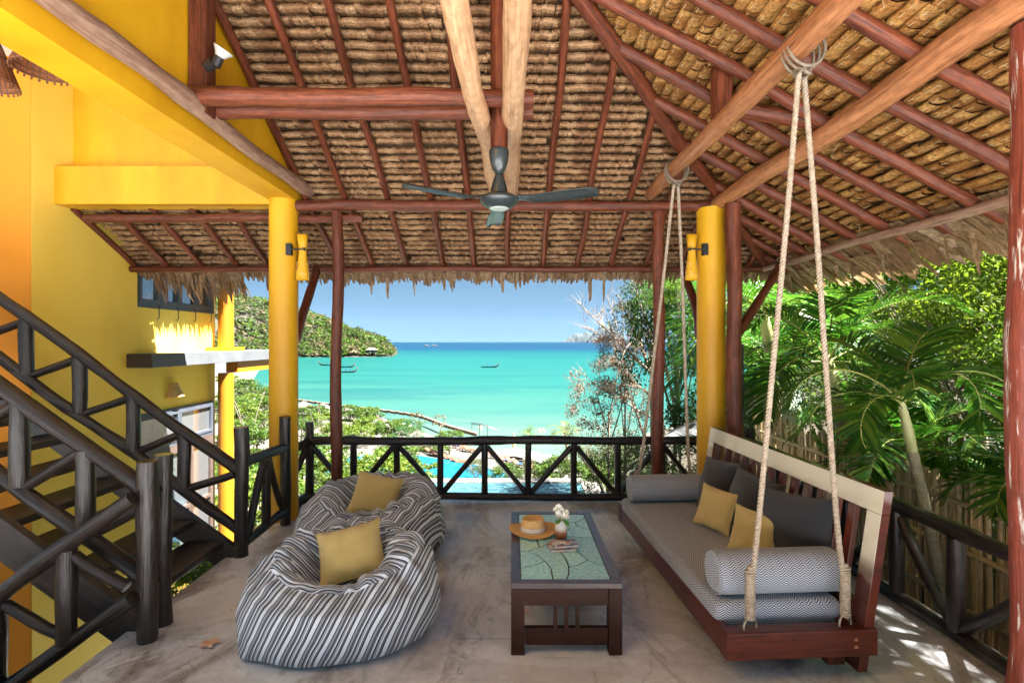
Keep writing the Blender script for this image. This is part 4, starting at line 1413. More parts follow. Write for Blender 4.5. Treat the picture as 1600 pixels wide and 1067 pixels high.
def pillow(label, c, normal, roll, w, h, t, mat, seed, group):
    """square cushion, its face looking along normal, edge turned by roll"""
    nrm = Vector(normal).normalized()
    right = Vector((0, 0, 1)).cross(nrm).normalized()
    upv = nrm.cross(right)
    M3 = Matrix((right * math.cos(roll) + upv * math.sin(roll), upv * math.cos(roll) - right * math.sin(roll), nrm)).transposed()
    o = thing('cushion', label, 'cushion', c, 0, group, M3.to_euler())
    pillow_mesh(w, h, t, seed).build('cover', mat, o, local=True)
    sm = MB()
    seam = []
    for k in range(65):
        a = k / 64 * 4
        e = int(a) % 4; f_ = a - int(a)
        u, v = [(-1 + 2 * f_, -1), (1, -1 + 2 * f_), (1 - 2 * f_, 1), (-1, 1 - 2 * f_)][e]
        pin = 1 - .085 * (1 - abs(v) ** 3) * abs(u) ** 2
        pin2 = 1 - .085 * (1 - abs(u) ** 3) * abs(v) ** 2
        seam.append((u * w / 2 * pin, v * h / 2 * pin2, 0))
    sm.tube(seam, .0035, 5).build('seam', mat, o, local=True)
    return o
RB = BM.to_3x3()
def on_bed(x, y, z): return BM @ Vector((x, y, z))
gb = 'charcoal cushions along the back of the swing bed'
lean = RB @ Vector((-1, -.12, .30))
pillow('charcoal square cushion farthest along the swing bed, behind the far mustard one', on_bed(.665, 1.48, .60), RB @ Vector((-1, -.25, .34)), R(4), .44, .42, .17, m_cblack, 3, gb)
pillow('charcoal square cushion in the middle, between the two mustard cushions', on_bed(.665, 1.00, .60), RB @ Vector((-1, -.30, .36)), R(-5), .45, .43, .17, m_cblack, 5, gb)
pillow('charcoal square cushion nearest the front, behind the near bolster', on_bed(.660, .50, .61), RB @ Vector((-1, -.62, .26)), R(2), .46, .44, .18, m_cblack, 8, gb)
gy_ = 'mustard cushions on the swing bed'
pillow('small mustard cushion leaning on the farther charcoal cushions of the swing bed', on_bed(.47, 1.13, .53), RB @ Vector((-1, -.58, .42)), R(-4), .30, .30, .11, m_cyell, 11, gy_)
pillow('small mustard cushion just behind the near bolster of the swing bed', on_bed(.48, .63, .53), RB @ Vector((-1, -.62, .34)), R(-3), .30, .30, .11, m_cyell, 13, gy_)

# ropes
def twisted(b, pts, R0, strand, pitch=.058, per=6, n=5):
    """three strand rope along a polyline"""
    P = [Vector(p) for p in pts]
    seg = [(P[i + 1] - P[i]).length for i in range(len(P) - 1)]
    tot = sum(seg)
    m = int(tot / pitch * per)
    cen = []
    acc = 0; i = 0
    for k in range(m + 1):
        d = tot * k / m
        while i < len(seg) - 1 and d > acc + seg[i]: acc += seg[i]; i += 1
        cen.append(P[i].lerp(P[i + 1], (d - acc) / seg[i]))
    T = (P[-1] - P[0]).normalized()
    x = T.orthogonal().normalized()
    for s_ in range(3):
        L_ = []
        for k, c in enumerate(cen):
            t = (cen[min(k + 1, m)] - cen[max(k - 1, 0)]).normalized()
            x2 = (x - t * x.dot(t)).normalized(); y2 = t.cross(x2)
            a = 2 * math.pi * (k / per + s_ / 3)
            L_.append(c + (x2 * math.cos(a) + y2 * math.sin(a)) * R0)
        b.tube(L_, strand, n, False)
    return b
def catm(pts, k=8):
    out = []
    P = [Vector(p) for p in pts]
    for i in range(len(P) - 1):
        p0, p1, p2, p3 = P[max(i - 1, 0)], P[i], P[i + 1], P[min(i + 2, len(P) - 1)]
        for j in range(k):
            t = j / k
            out.append(.5 * ((2 * p1) + (-p0 + p2) * t + (2 * p0 - 5 * p1 + 4 * p2 - p3) * t * t + (-p0 + 3 * p1 - 3 * p2 + p3) * t ** 3))
    out.append(P[-1])
    return out
def hanging_rope(label, top, front, back, gx):
    t = thing('hanging_rope', label, 'rope', top, group='ropes holding up the swing bed')
    top, front, back = Vector(top), Vector(front), Vector(back)
    rb = .078
    beam_c = top + Vector((0, 0, .10))
    for nm, q, dy in (('front_fall', front, -.02), ('back_fall', back, .02)):
        b = MB()
        a0 = top + Vector(((-.025 if q is front else .025), dy, -.03))
        mid = a0.lerp(q, .5) + Vector((0, 0, 0))
        twisted(b, catm([a0, a0.lerp(q, .25) + Vector((.004, 0, 0)), mid, a0.lerp(q, .8) - Vector((.004, 0, 0)), q + Vector((0, 0, .17))]), 0.0078, .0080)
        b.build(nm, m_rope, t)
        # wrapped splice above the ring
        w = MB()
        w.tube([q + Vector((0, 0, .035)), q + Vector((0, 0, .06)), q + Vector((.002, 0, .12)), q + Vector((-.002, 0, .17)), q + Vector((0, 0, .21)), q + Vector((.002, 0, .26)), q + Vector((0, 0, .31))],
               [.016, .020, .019, .022, .023, .019, .014], 10)
        for k in range(22):
            zz = .045 + k * .0115
            w.tube([q + Vector((math.cos(a) * .0205, math.sin(a) * .0205, zz + .003 * math.sin(a + k))) for a in np.linspace(0, 2 * math.pi, 11)], .0065, 4, False)
        w.build('splice', m_rope, t)
        rg = MB()
        rg.tube([q + Vector((0, math.cos(a) * .012, .0)) + Vector((math.cos(a) * .038, 0, math.sin(a) * .046 - .0)) for a in np.linspace(0, 2 * math.pi, 25)], .0065, 8, False)
        rg.build('ring', m_iron, t)
    lp = MB()
    for dy, ph in ((-.045, 0), (-.004, .4), (.036, 1.2)):
        pts = []
        for a in np.linspace(0, 2 * math.pi, 22):
            rr_ = rb + .016
            pts.append(beam_c + Vector((math.cos(a) * rr_ * (1.0), dy + .02 * math.sin(a + ph), math.sin(a) * rr_ - (.02 if math.sin(a) < 0 else 0) * abs(math.sin(a)))))
        twisted(lp, pts, .0085, .0085, per=7)
    lp.build('beam_loop', m_rope, t)
    kn = MB()
    twisted(kn, [top + Vector((math.cos(a) * .036 + .0, math.sin(a) * .034 - .01, -.02 + .02 * math.sin(a * 1.5))) for a in np.linspace(0, 6 * math.pi, 60)], .0085, .0085)
    kn.build('knot', m_rope, t)
    return t
def bedpt(x, y, z=ZT + .012): return BM @ Vector((x, y, z))
ftop, ntop = (1.425, 4.45, 3.135), (1.487, 2.63, 3.145)
hanging_rope('pair of pale twisted ropes from the beam to the near end of the swing bed', ntop, bedpt(.145, .045), bedpt(.655, .045), 0)
hanging_rope('pair of pale twisted ropes from the beam to the far end of the swing bed', ftop, bedpt(.16, DY - .04), bedpt(.655, DY - .04), 0)

# ================================================================== COFFEE TABLE
TZ = .402
tb = thing('coffee_table', 'low dark wood coffee table topped with a teal glass mosaic', 'coffee table', (.306, 3.46, 0))
tx0, tx1, ty0, ty1 = -.006, .617, 2.855, 4.065
fw = .055
MB().box2((tx0, ty0, TZ - .03), (tx1, ty0 + fw, TZ)).build('top_frame', [m_ttop], tb, bevel=.003)
MB().box2((tx0, ty1 - fw, TZ - .03), (tx1, ty1, TZ)).build('top_frame', [m_ttop], tb, bevel=.003)
MB().box2((tx0, ty0 + fw + .0005, TZ - .03), (tx0 + fw, ty1 - fw - .0005, TZ)).build('top_frame', [m_ttop], tb, bevel=.003)
MB().box2((tx1 - fw, ty0 + fw + .0005, TZ - .03), (tx1, ty1 - fw - .0005, TZ)).build('top_frame', [m_ttop], tb, bevel=.003)
MB().box2((tx0 + fw - .004, ty0 + fw - .004, TZ - .028), (tx1 - fw + .004, ty1 - fw + .004, TZ - .009)).build('mosaic_bed', m_lead, tb)
for (x, y) in ((tx0, ty0), (tx1 - .077, ty0), (tx0, ty1 - .077), (tx1 - .077, ty1 - .077)):
    MB().box2((x + .001, y + .001, 0), (x + .076, y + .076, TZ - .031)).build('leg', m_tabw, tb, bevel=.003)
for y in (ty0 + .004, ty1 - .032):
    MB().box2((tx0 + .078, y, TZ - .125), (tx1 - .078, y + .028, TZ - .0315)).build('apron', m_tabw, tb, bevel=.002)
    MB().box2((tx0 + .078, y + .012, .05), (tx1 - .078, y + .045, .145)).build('stretcher', m_tabw, tb, bevel=.002)
    for q in (-.062, 0, .062):
        xc = (tx0 + tx1) / 2 + q
        MB().box2((xc - .011, y + .010, .146), (xc + .011, y + .030, TZ - .126)).build('spindle', m_tabw, tb, bevel=.002)
for x in (tx0 + .005, tx1 - .033):
    MB().box2((x, ty0 + .078, TZ - .125), (x + .028, ty1 - .078, TZ - .0315)).build('apron', m_tabw, tb, bevel=.002)
# mosaic pieces (outlines given on the table top, u across and v away from the viewer)
gx0, gx1, gy0, gy1 = tx0 + fw, tx1 - fw, ty0 + fw, ty1 - fw
def tp(zx, zy):
    p = on_plane(770 + zx / 3.679, 760 + zy / 3.679, TZ)
    return (min(max(p.x, gx0), gx1), min(max(p.y, gy0), gy1))
c1 = [(145, 370), (200, 370), (250, 385), (300, 422), (335, 470), (350, 552)]
c2 = [(148, 460), (210, 455), (260, 442), (300, 422)]
c3 = [(390, 372), (420, 410), (437, 456), (436, 500), (428, 552)]
c4_ = [(437, 456), (490, 445), (545, 418)]
c5 = [(545, 418), (590, 436), (660, 448)]
c6 = [(390, 372), (430, 362), (475, 362), (510, 388), (545, 418)]
c7 = [(200, 370), (270, 345), (340, 312), (390, 277), (440, 235), (490, 222)]
c8 = [(490, 222), (520, 235), (580, 246)]
c9 = [(390, 277), (440, 282), (500, 288), (600, 290)]
c10 = [(340, 312), (365, 340), (390, 372)]
c11 = [(470, 205), (495, 190), (545, 176)]
c12 = [(110, 230), (200, 250), (250, 300), (270, 345)]
c13 = [(470, 205), (430, 190), (380, 180), (340, 165), (300, 140)]
rv = lambda l: list(reversed(l))
TILES = [
    [(120, 552)] + [(350, 552)] + rv(c1[3:5]) + [(300, 422)] + rv(c2)[1:] + [(120, 460)],
    [(120, 460)] + c2 + rv(c1[:3]) + [(120, 370)],
    [(350, 552), (428, 552)] + rv(c3)[1:] + rv(c10)[1:] + [(270, 345), (200, 370)] + c1[2:5],
    [(428, 552), (700, 552), (700, 448), (660, 448)] + rv(c5)[1:] + rv(c4_)[1:] + [(436, 500)],
    c3[:2] + c4_ + rv(c6)[1:-1],
    c5 + [(700, 448), (640, 290), (600, 290)] + rv(c9)[1:] + [(340, 312)] + c10[1:] + c6[1:-1],
    c9 + [(640, 290), (620, 246), (580, 246)] + rv(c8)[1:] + [(440, 235)],
    c8 + [(620, 246), (600, 176), (545, 176)] + rv(c11)[1:],
    c11 + [(600, 176), (560, 135), (300, 135)] + rv(c13)[:-1],
    [(490, 222), (470, 205)] + c13[1:] + [(300, 135), (90, 135), (90, 230)] + c12[:] + [(340, 312), (390, 277), (440, 235)],
    c12 + [(200, 370), (145, 370), (110, 370)],
]
for k, poly in enumerate(TILES):
    pts = []
    for q in poly:
        p = tp(*q)
        if not pts or math.dist(p, pts[-1]) > .004: pts.append(p)
    if math.dist(pts[0], pts[-1]) < .004: pts.pop()
    n = len(pts)
    area = sum(pts[i][0] * pts[(i + 1) % n][1] - pts[(i + 1) % n][0] * pts[i][1] for i in range(n))
    if area < 0: pts.reverse()
    ins = []
    for i in range(n):
        a, b, c = Vector(pts[i - 1]), Vector(pts[i]), Vector(pts[(i + 1) % n])
        e1, e2 = (b - a).normalized(), (c - b).normalized()
        n1_, n2_ = Vector((-e1.y, e1.x)), Vector((-e2.y, e2.x))
        mv = (n1_ + n2_)
        mv = mv.normalized() if mv.length > .2 else n1_
        ins.append(b + mv * (.0046 / max(.5, mv.dot(n1_))))
    V = [(p.x, p.y, TZ - .012) for p in ins] + [(p.x, p.y, TZ - .004) for p in ins]
    b = MB().add(V, [tuple(reversed(range(n))), tuple(range(n, 2 * n))] + [(i, (i + 1) % n, n + (i + 1) % n, n + i) for i in range(n)])
    b.build('glass_tile', m_tile, tb)

# hat
hc = Vector((.150, 3.63, TZ))
hat = thing('straw_hat', 'tan straw hat with a white band lying on the coffee table', 'hat', hc, R(10))
b = MB()
def brim_z(a): return .010 + .010 * math.cos(2 * a) + .006
prof = [(.074, .012), (.10, .010), (.13, .012), (.155, .020), (.163, .024), (.163, .020), (.155, .015), (.13, .007), (.10, .004), (.074, .004)]
b.lathe(prof, (0, 0, 0), 40, sx=1.08)
for i, v in enumerate(b.v):
    r_ = math.hypot(v[0], v[1])
    a = math.atan2(v[1], v[0])
    b.v[i] = (v[0], v[1], max(.002, v[2] + (.016 * math.sin(a) ** 2 * 0 + .012 * (math.cos(2 * a))) * max(0, (r_ - .08) / .08)))
b.build('brim', m_straw, hat, local=True)
b = MB().lathe([(.079, .006), (.077, .035), (.074, .075), (.072, .092), (.068, .099), (.060, .098), (.050, .086), (.034, .080), (.015, .086), (.001, .088)], (0, 0, 0), 36, sx=1.1)
b.build('crown', m_straw, hat, local=True)
MB().lathe([(.0795, .012), (.081, .014), (.0795, .042), (.078, .044)], (0, 0, 0), 36, sx=1.1).build('ribbon', m_ribbon, hat, local=True)
b = MB().box((.086, .02, .028), (.006, .03, .030)).build('bow', m_ribbon, hat, local=True, bevel=.002)

# vase with flowers
vc = Vector((.335, 3.50, TZ))
vase = thing('flower_vase', 'small brown and white glazed vase on the mosaic table', 'vase', vc)
b = MB().lathe([(.034, 0), (.039, .004), (.0405, .03), (.0405, .085), (.038, .102), (.026, .114), (.022, .120), (.024, .128), (.0215, .128), (.019, .118)], (0, 0, 0), 32, cap_b=True)
for i, v in enumerate(b.v):
    a = math.atan2(v[1], v[0]) + v[2] * 14
    q = 1 + .022 * math.sin(a * 14) * (1 if .01 < v[2] < .1 else 0)
    b.v[i] = (v[0] * q, v[1] * q, v[2])
b.build('body', m_vase, vase, local=True)
fl = thing('flower_sprig', 'sprig of white blossoms with two green leaves in the vase', 'flowers', vc + Vector((0, 0, .12)))
r3 = random.Random(4)
def petal(b, c, d, n_, L_, w):
    d, n_ = d.normalized(), n_.normalized()
    s_ = d.cross(n_).normalized()
    V = []
    for t, ww, hh in ((0, .15, 0), (.35, .8, .12), (.7, 1, .16), (1, .35, .05)):
        for q in (-1, 0, 1): V.append(c + d * L_ * t + s_ * w * ww * q * .5 + n_ * (hh * L_ * (1 if q == 0 else .7)))
    b.add(V, [(i * 3 + k, i * 3 + k + 1, i * 3 + k + 4, i * 3 + k + 3) for i in range(3) for k in range(2)], None, True)
for (ox, oy, oz) in ((-.018, -.01, .045), (.015, -.02, .038), (.034, 0, .026), (-.03, .01, .070), (0, .01, .062), (.030, .01, .050), (-.015, .0, .088)):
    c = vc + Vector((ox, oy, .125 + oz))
    up_ = Vector((ox * 8, -.6 + oy * 5, .7)).normalized()
    x_ = up_.orthogonal().normalized(); y_ = up_.cross(x_)
    b = MB()
    for k in range(5):
        a = 2 * math.pi * k / 5 + r3.random()
        dd = x_ * math.cos(a) + y_ * math.sin(a) + up_ * .45
        petal(b, c, dd, up_, .026, .022)
    b.build('blossom', m_petal, fl)
    MB().tube([vc + Vector((0, 0, .10)), vc + Vector((ox * .4, oy * .4, .13)), c], .0018, 5).build('stem', m_gshaft, fl)
for (dx, dy, dz) in ((.035, -.03, -.03), (-.02, -.03, -.01)):
    b = MB(); petal(b, vc + Vector((dx * .4, dy * .5, .135)), Vector((dx, dy, dz)), Vector((0, -.4, 1)), .055, .036)
    b.build('leaf', m_greenleaf, fl)

# books: two small ones stacked, colourful covers without any lettering
def cover_mat(name, seed):
    m, nt, b = new_mat(name)
    vec = mapping(nt, 'Object', (18, 30, 1))
    v = N(nt, "ShaderNodeTexVoronoi", Scale=1.0)
    L(nt, vec, v.inputs['Vector'])
    sp_ = N(nt, "ShaderNodeSeparateColor")
    L(nt, v.outputs['Color'], sp_.inputs[0])
    c = ramp(nt, sp_.outputs[0], [(0, (.55, .50, .45)), (.3, (.12, .10, .2)), (.45, (.50, .16, .05)), (.6, (.72, .70, .66)), (.8, (.09, .12, .18))], 'CONSTANT')
    L(nt, c, b.inputs['Base Color'])
    b.inputs['Roughness'].default_value = .3
    return m
def book(label, c, rz, d, m):
    t = thing('book', label, 'book', c, rz, 'small books on the coffee table')
    MB().box((0, 0, d[2] * .5), (d[0] - .006, d[1] - .006, d[2] - .004)).build('pages', m_petal, t, local=True)
    MB().box((0, 0, d[2] - .001), (d[0], d[1], .002)).build('cover', m, t, local=True)
    MB().box((0, 0, .001), (d[0], d[1], .002)).build('cover', m, t, local=True)
    MB().box((-d[0] / 2 + .001, 0, d[2] / 2), (.002, d[1], d[2] - .0045)).build('spine', m, t, local=True)
book('small white edged book lying under another beside the vase', on_plane(878, 857, TZ) + Vector((0, .01, -.003)), R(8), (.17, .115, .017), cover_mat('book_cover', 1))
book('small colourful book on top of the white edged one', on_plane(881, 855, TZ) + Vector((.004, .008, .0145)), R(10), (.165, .11, .015), cover_mat('book_cover', 2))

# flower dropped on the floor
pf = thing('fallen_flower', 'faded orange frangipani flower dropped on the cement floor', 'flower', on_plane(328, 1007, 0))
for k in range(5):
    a = 2 * math.pi * k / 5 + .3
    b = MB(); petal(b, on_plane(328, 1007, 0) + Vector((0, 0, .004)), Vector((math.cos(a), math.sin(a), .10)), Vector((0, 0, 1)), .055, .036)
    b.build('petal', m_plum, pf)
for (px, py, l) in ((822, 957, 'curled yellow leaf on the floor under the coffee table'), (797, 795, 'small dry leaf on the floor by the front railing')):
    lf = MB(); petal(lf, on_plane(px, py, 0) + Vector((-.02, 0, .004)), Vector((1, .3, .04)), Vector((0, 0, 1)), .05, .025)
    tag(lf.build('dry_leaf', m_plum), l, 'leaf', 'dry leaves on the floor')

# ================================================================== BEAN BAGS
def bean_bag(label, c, rz, r, h, seed, twist):
    o = thing('bean_bag', label, 'bean bag', c, rz, 'striped bean bags')
    nt_, nv = 120, 56
    P = []
    # profile knots: (v, radius, height)
    kn = [(0, 0, .0), (.12, .62, .0), (.20, .86, .03), (.30, .985, .20), (.42, 1.0, .45), (.55, .90, .78), (.65, .70, .985), (.73, .52, .93), (.85, .27, .62), (.94, .10, .54), (1, 0, .53)]
    kv, kr, kh = zip(*kn)
    def cr(x, ys):
        i = max(0, min(len(kv) - 2, int(np.searchsorted(kv, x)) - 1))
        t = (x - kv[i]) / (kv[i + 1] - kv[i])
        y0_, y1_, y2_, y3_ = ys[max(i - 1, 0)], ys[i], ys[i + 1], ys[min(i + 2, len(ys) - 1)]
        m1 = (y2_ - y0_) * .5; m2 = (y3_ - y1_) * .5
        return (2 * t ** 3 - 3 * t * t + 1) * y1_ + (t ** 3 - 2 * t * t + t) * m1 + (-2 * t ** 3 + 3 * t * t) * y2_ + (t ** 3 - t * t) * m2
    for j in range(nv + 1):
        v = j / nv
        rr, hh = cr(v, kr), max(0, cr(v, kh))
        for i in range(nt_):
            a = 2 * math.pi * i / nt_
            ca, sa = math.cos(a), math.sin(a)
            back = .5 + .5 * sa                                   # +y is the back rest
            k = smooth(min(1, max(0, (v - .25) / .4)))
            H = h * (1 + k * (.16 * sa + .05 * math.sin(2 * a + 1)))
            rad = r * rr * (1 + .035 * math.sin(2 * a + .8) + .03 * math.sin(3 * a + seed))
            x, y, z = rad * ca * 1.0, rad * sa * .88, hh * H
            if v > .55: y += .05 * k
            # creases that gather towards the seat, smaller slack folds elsewhere
            g_ = math.exp(-((v - .68) / .13) ** 2)
            w_ = .030 * g_ * (math.sin(a * 19 + 3 * n1(a * 2, seed)) * .5 + 1.2 * mnoise.noise(Vector((ca * 5, sa * 5, seed + v * 3))))
            w_ += .016 * mnoise.noise(Vector((ca * 2.3 + seed, sa * 2.3, z * 5))) + .010 * mnoise.noise(Vector((ca * 7 + seed, sa * 7, z * 15)))
            w_ -= .016 * math.exp(-((v - (.62 - .10 * max(0, sa))) / .014) ** 2)
            if v < .15: w_ = 0
            inner = v > .70
            n_r = 1 if not inner else -.4
            x += ca * w_ * n_r; y += sa * w_ * n_r; z += (w_ * .9 if v > .5 else 0)
            # sewn corner at the front left
            d = (a - R(222) + math.pi) % (2 * math.pi) - math.pi
            q = math.exp(-(d / .20) ** 2) * math.exp(-((v - .20) / .08) ** 2)
            x += ca * .075 * q; y += sa * .075 * q
            P.append((x, y, max(0.0, z)))
    fs, uv = [], []
    def suv(i, top, jj):
        x, y, z = P[i]
        if top:
            s_ = y * .95 + z * .55 + .05 * math.sin(x * 9 + seed) + .018 * mnoise.noise(Vector((x * 9, y * 9, seed)))
        else:
            s_ = x * math.cos(twist) + z * math.sin(twist) * .62 + .012 * mnoise.noise(Vector((x * 5, y * 5, z * 6 + seed))) + (abs(y) if False else 0)
        return (s_, z + y)
    for j in range(nv):
        for i in range(nt_):
            i2 = (i + 1) % nt_
            f = (j * nt_ + i, j * nt_ + i2, (j + 1) * nt_ + i2, (j + 1) * nt_ + i)
            am = 2 * math.pi * (i + .5) / nt_
            sa = math.sin(am)
            vm = (j + .5) / nv
            lim = .62 - .10 * max(0, sa)
            top = vm > lim
            fs.append(f)
            uv.append([suv(q, top, j) for q in f])
    b = MB().add(P, fs, uv, True)
    b.build('cover', m_stripe, o, local=True)
    # seam piping along the seat edge
    return o
bb1 = bean_bag('striped bean bag nearest the camera, with a mustard cushion in its dent', (-1.035, 3.14, 0), R(-4), .565, .47, 2.3, R(-38))
bb2 = bean_bag('striped bean bag behind the nearer one, by the front railing', (-1.19, 4.33, 0), R(-24), .615, .50, 7.7, R(-30))
gm = 'mustard cushions on the bean bags'
pillow('mustard square cushion sitting in the nearer bean bag', (-1.005, 3.20, .435), (.12, -1, 1.15), R(14), .40, .37, .13, m_cyell, 21, gm)
pillow('mustard square cushion sitting in the farther bean bag', (-1.14, 4.29, .465), (.25, -1, .75), R(-16), .39, .36, .12, m_cyell, 24, gm)
# ================================================================== VEGETATION
def leaf_cloud(n, leaf, radii, clumps, seed, hollow=.35, flat=.6, aspect=.5, spread=.26, droop=0.0):
    """leaf-sized rhombic faces gathered in clumps inside an ellipsoid; returns (n*4, 3)"""
    g = np.random.default_rng(seed)
    radii = np.array(radii, float)
    d = g.normal(size=(clumps, 3)); d /= np.linalg.norm(d, axis=1)[:, None]
    d[:, 2] = np.where(d[:, 2] < -.45, -d[:, 2], d[:, 2])
    rad = (hollow + (1 - hollow) * g.random(clumps) ** .5)[:, None]
    cc = d * rad
    size = spread * (.6 + .8 * g.random(clumps))
    k = g.integers(0, clumps, n)
    p = g.normal(size=(n, 3)); p /= np.linalg.norm(p, axis=1)[:, None]
    p *= (g.random(n) ** .45)[:, None]
    p[:, 2] *= flat
    c = (cc[k] + p * size[k][:, None]) * radii
    nrm = p * .8 + g.normal(size=(n, 3)) * .7 + np.array([0, 0, .5])
    nrm /= np.linalg.norm(nrm, axis=1)[:, None]
    t = g.normal(size=(n, 3)); t[:, 2] -= droop
    t -= nrm * (t * nrm).sum(1)[:, None]
    t /= np.linalg.norm(t, axis=1)[:, None]
    s_ = np.cross(nrm, t)
    l = (leaf * (.6 + .8 * g.random(n)))[:, None]
    w = l * aspect
    V = np.stack([c - t * l * .5, c + s_ * w * .5 - t * l * .05 + nrm * l * .08, c + t * l * .5, c - s_ * w * .5 - t * l * .05 + nrm * l * .08], 1)
    return V.reshape(-1, 3)

def limb_mesh(h, r, seed, crown_r, n=7, base_frac=.35, mat=None, name='trunk', twigs=0):
    """tapered trunk with limbs, base at the origin, crown centre near (0,0,h)"""
    rd = random.Random(seed)
    b = MB()
    lean = Vector((rd.uniform(-.08, .08), rd.uniform(-.08, .08), 1)) * h
    pts = [Vector((0, 0, 0)), lean * .3 + Vector((rd.uniform(-.04, .04) * h, 0, 0)), lean * .65, lean * .95]
    b.tube(catm(pts, 4), list(np.linspace(r, r * .35, 13)), 7)
    for k in range(n):
        t = rd.uniform(base_frac, .9)
        p = lean * t
        a = 2 * math.pi * k / n + rd.uniform(-.4, .4)
        d = Vector((math.cos(a), math.sin(a), rd.uniform(.35, .9)))
        q = p + d * crown_r * rd.uniform(.45, .8)
        mid = p.lerp(q, .5) + Vector((rd.uniform(-.1, .1), rd.uniform(-.1, .1), rd.uniform(0, .12))) * crown_r
        b.tube(catm([p, mid, q], 4), list(np.linspace(r * .4 * (1.1 - t * .5), r * .07, 9)), 5)
        for j in range(twigs):
            s0 = p.lerp(q, rd.uniform(.4, 1)); 
            e = s0 + Vector((rd.uniform(-1, 1), rd.uniform(-1, 1), rd.uniform(-.2, .9))) * crown_r * .35
            m_ = s0.lerp(e, .5) + Vector((rd.uniform(-1, 1), rd.uniform(-1, 1), rd.uniform(-1, 1))) * crown_r * .05
            b.tube([s0, m_, e], [r * .10, r * .07, r * .03], 4)
    return b.mesh(name, mat or m_bark)

class Kind:
    def __init__(s, crowns, trunks): s.c, s.t = crowns, trunks
def make_kind(nv, leaf, n, radii, clumps, mat, seed, h, r, tr_mat=None, **kw):
    tw = kw.pop('twigs', 0)
    cs = [cloud_mesh('crown', leaf_cloud(n, leaf, radii, clumps, seed + k, **kw), 4, mat) for k in range(nv)]
    ts = [limb_mesh(h, r, seed + k, max(radii), mat=tr_mat, twigs=tw) for k in range(nv)]
    return Kind(cs, ts)
# unit kinds: crown centred at the origin, radius about 1 (scaled per tree)
K_bush = make_kind(3, .105, 3600, (1, 1, .75), 46, L_lime, 10, 1.0, .05, hollow=.45)
K_tree = make_kind(3, .095, 4200, (1, 1, .72), 52, L_mid, 20, 1.0, .06, hollow=.4)
K_dark = make_kind(2, .060, 6000, (1, 1, 1.15), 60, L_dark, 30, 1.0, .06, hollow=.3)
K_near = make_kind(3, .033, 24000, (1, 1, .85), 120, L_nmid, 40, 1.0, .05, hollow=.3, spread=.24, aspect=.42, tr_mat=m_twig, twigs=3)
K_nlim = make_kind(3, .032, 24000, (1, 1, .85), 120, L_nlim, 50, 1.0, .05, hollow=.3, spread=.24, aspect=.42, tr_mat=m_twig, twigs=3)
K_pink = make_kind(2, .042, 6500, (1, 1, 1.1), 70, L_pink, 60, 1.0, .05, hollow=.3, spread=.20, tr_mat=m_twig, twigs=5)
K_oliv = make_kind(2, .060, 4200, (1, 1, .9), 60, L_olive, 70, 1.0, .05, hollow=.3, tr_mat=m_twig, twigs=4)
def tree(name, label, cat, kind, c, rad, base_z=None, group=None, k=None, squash=1.0, rz=None):
    """c = crown centre, rad = crown radius, base on the ground below it"""
    c = Vector(c)
    bz = float(ground_z(c.x, c.y)) - .1 if base_z is None else base_z
    t = thing(name, label, cat, (c.x, c.y, bz), group=group)
    k = random.randrange(len(kind.c)) if k is None else k
    cr_ = link('crown', kind.c[k], t)
    cr_.location = (0, 0, c.z - bz)
    cr_.scale = (rad, rad, rad * squash)
    cr_.rotation_euler = (0, 0, random.uniform(0, 6.28) if rz is None else rz)
    h = max(.4, c.z - bz)
    tr_ = link('trunk', kind.t[k], t)
    tr_.scale = (rad, rad, h * 1.05)
    tr_.rotation_euler = (0, 0, random.uniform(0, 6.28))
    return t

# ---- palms
def frond(leafb, rach, base, az, el, length, leaflen, n, seed, droop=1.0, width=.028, vee=.35, stiff=1.0):
    rd = random.Random(seed)
    d0 = Vector((math.cos(az) * math.cos(el), math.sin(az) * math.cos(el), math.sin(el)))
    hz = Vector((math.cos(az), math.sin(az), 0))
    side = Vector((-math.sin(az), math.cos(az), 0))
    m = 14
    pts = [Vector(base)]
    e = el
    for i in range(m):
        e -= droop * (.055 + .14 * (i / m))
        pts.append(pts[-1] + (hz * math.cos(e) + Vector((0, 0, 1)) * math.sin(e)) * length / m)
    rach.tube(pts, list(np.linspace(.012, .0025, m + 1)), 5, False)
    for k in range(n):
        t = .16 + .84 * k / (n - 1)
        f = t * m
        i = min(m - 1, int(f))
        p = pts[i].lerp(pts[i + 1], f - i)
        tg = (pts[i + 1] - pts[i]).normalized()
        up_ = side.cross(tg).normalized()
        if up_.z < 0: up_ = -up_
        ll = leaflen * (math.sin(math.pi * min(.97, .16 + .80 * t)) ** .6) * rd.uniform(.88, 1.08)
        for sg in (-1, 1):
            fw_ = .35 + .75 * t
            d = (side * sg + tg * fw_ + up_ * (vee + rd.uniform(-.10, .10))).normalized()
            wv = d.cross(up_).normalized()
            if rd.random() < .03: continue
            V, w0 = [], width * rd.uniform(.8, 1.1)
            dr = rd.uniform(.10, .30) / stiff
            for q, ww in ((0, .45), (.3, 1), (.65, .8), (1, .08)):
                c = p + d * ll * q + Vector((0, 0, -1)) * dr * ll * q * q
                V += [c - wv * w0 * ww * .5 + up_ * w0 * ww * .18, c + wv * w0 * ww * .5 + up_ * w0 * ww * .18]
            for a in range(3):
                leafb.extend([V[2 * a], V[2 * a + 1], V[2 * a + 3], V[2 * a + 2]])
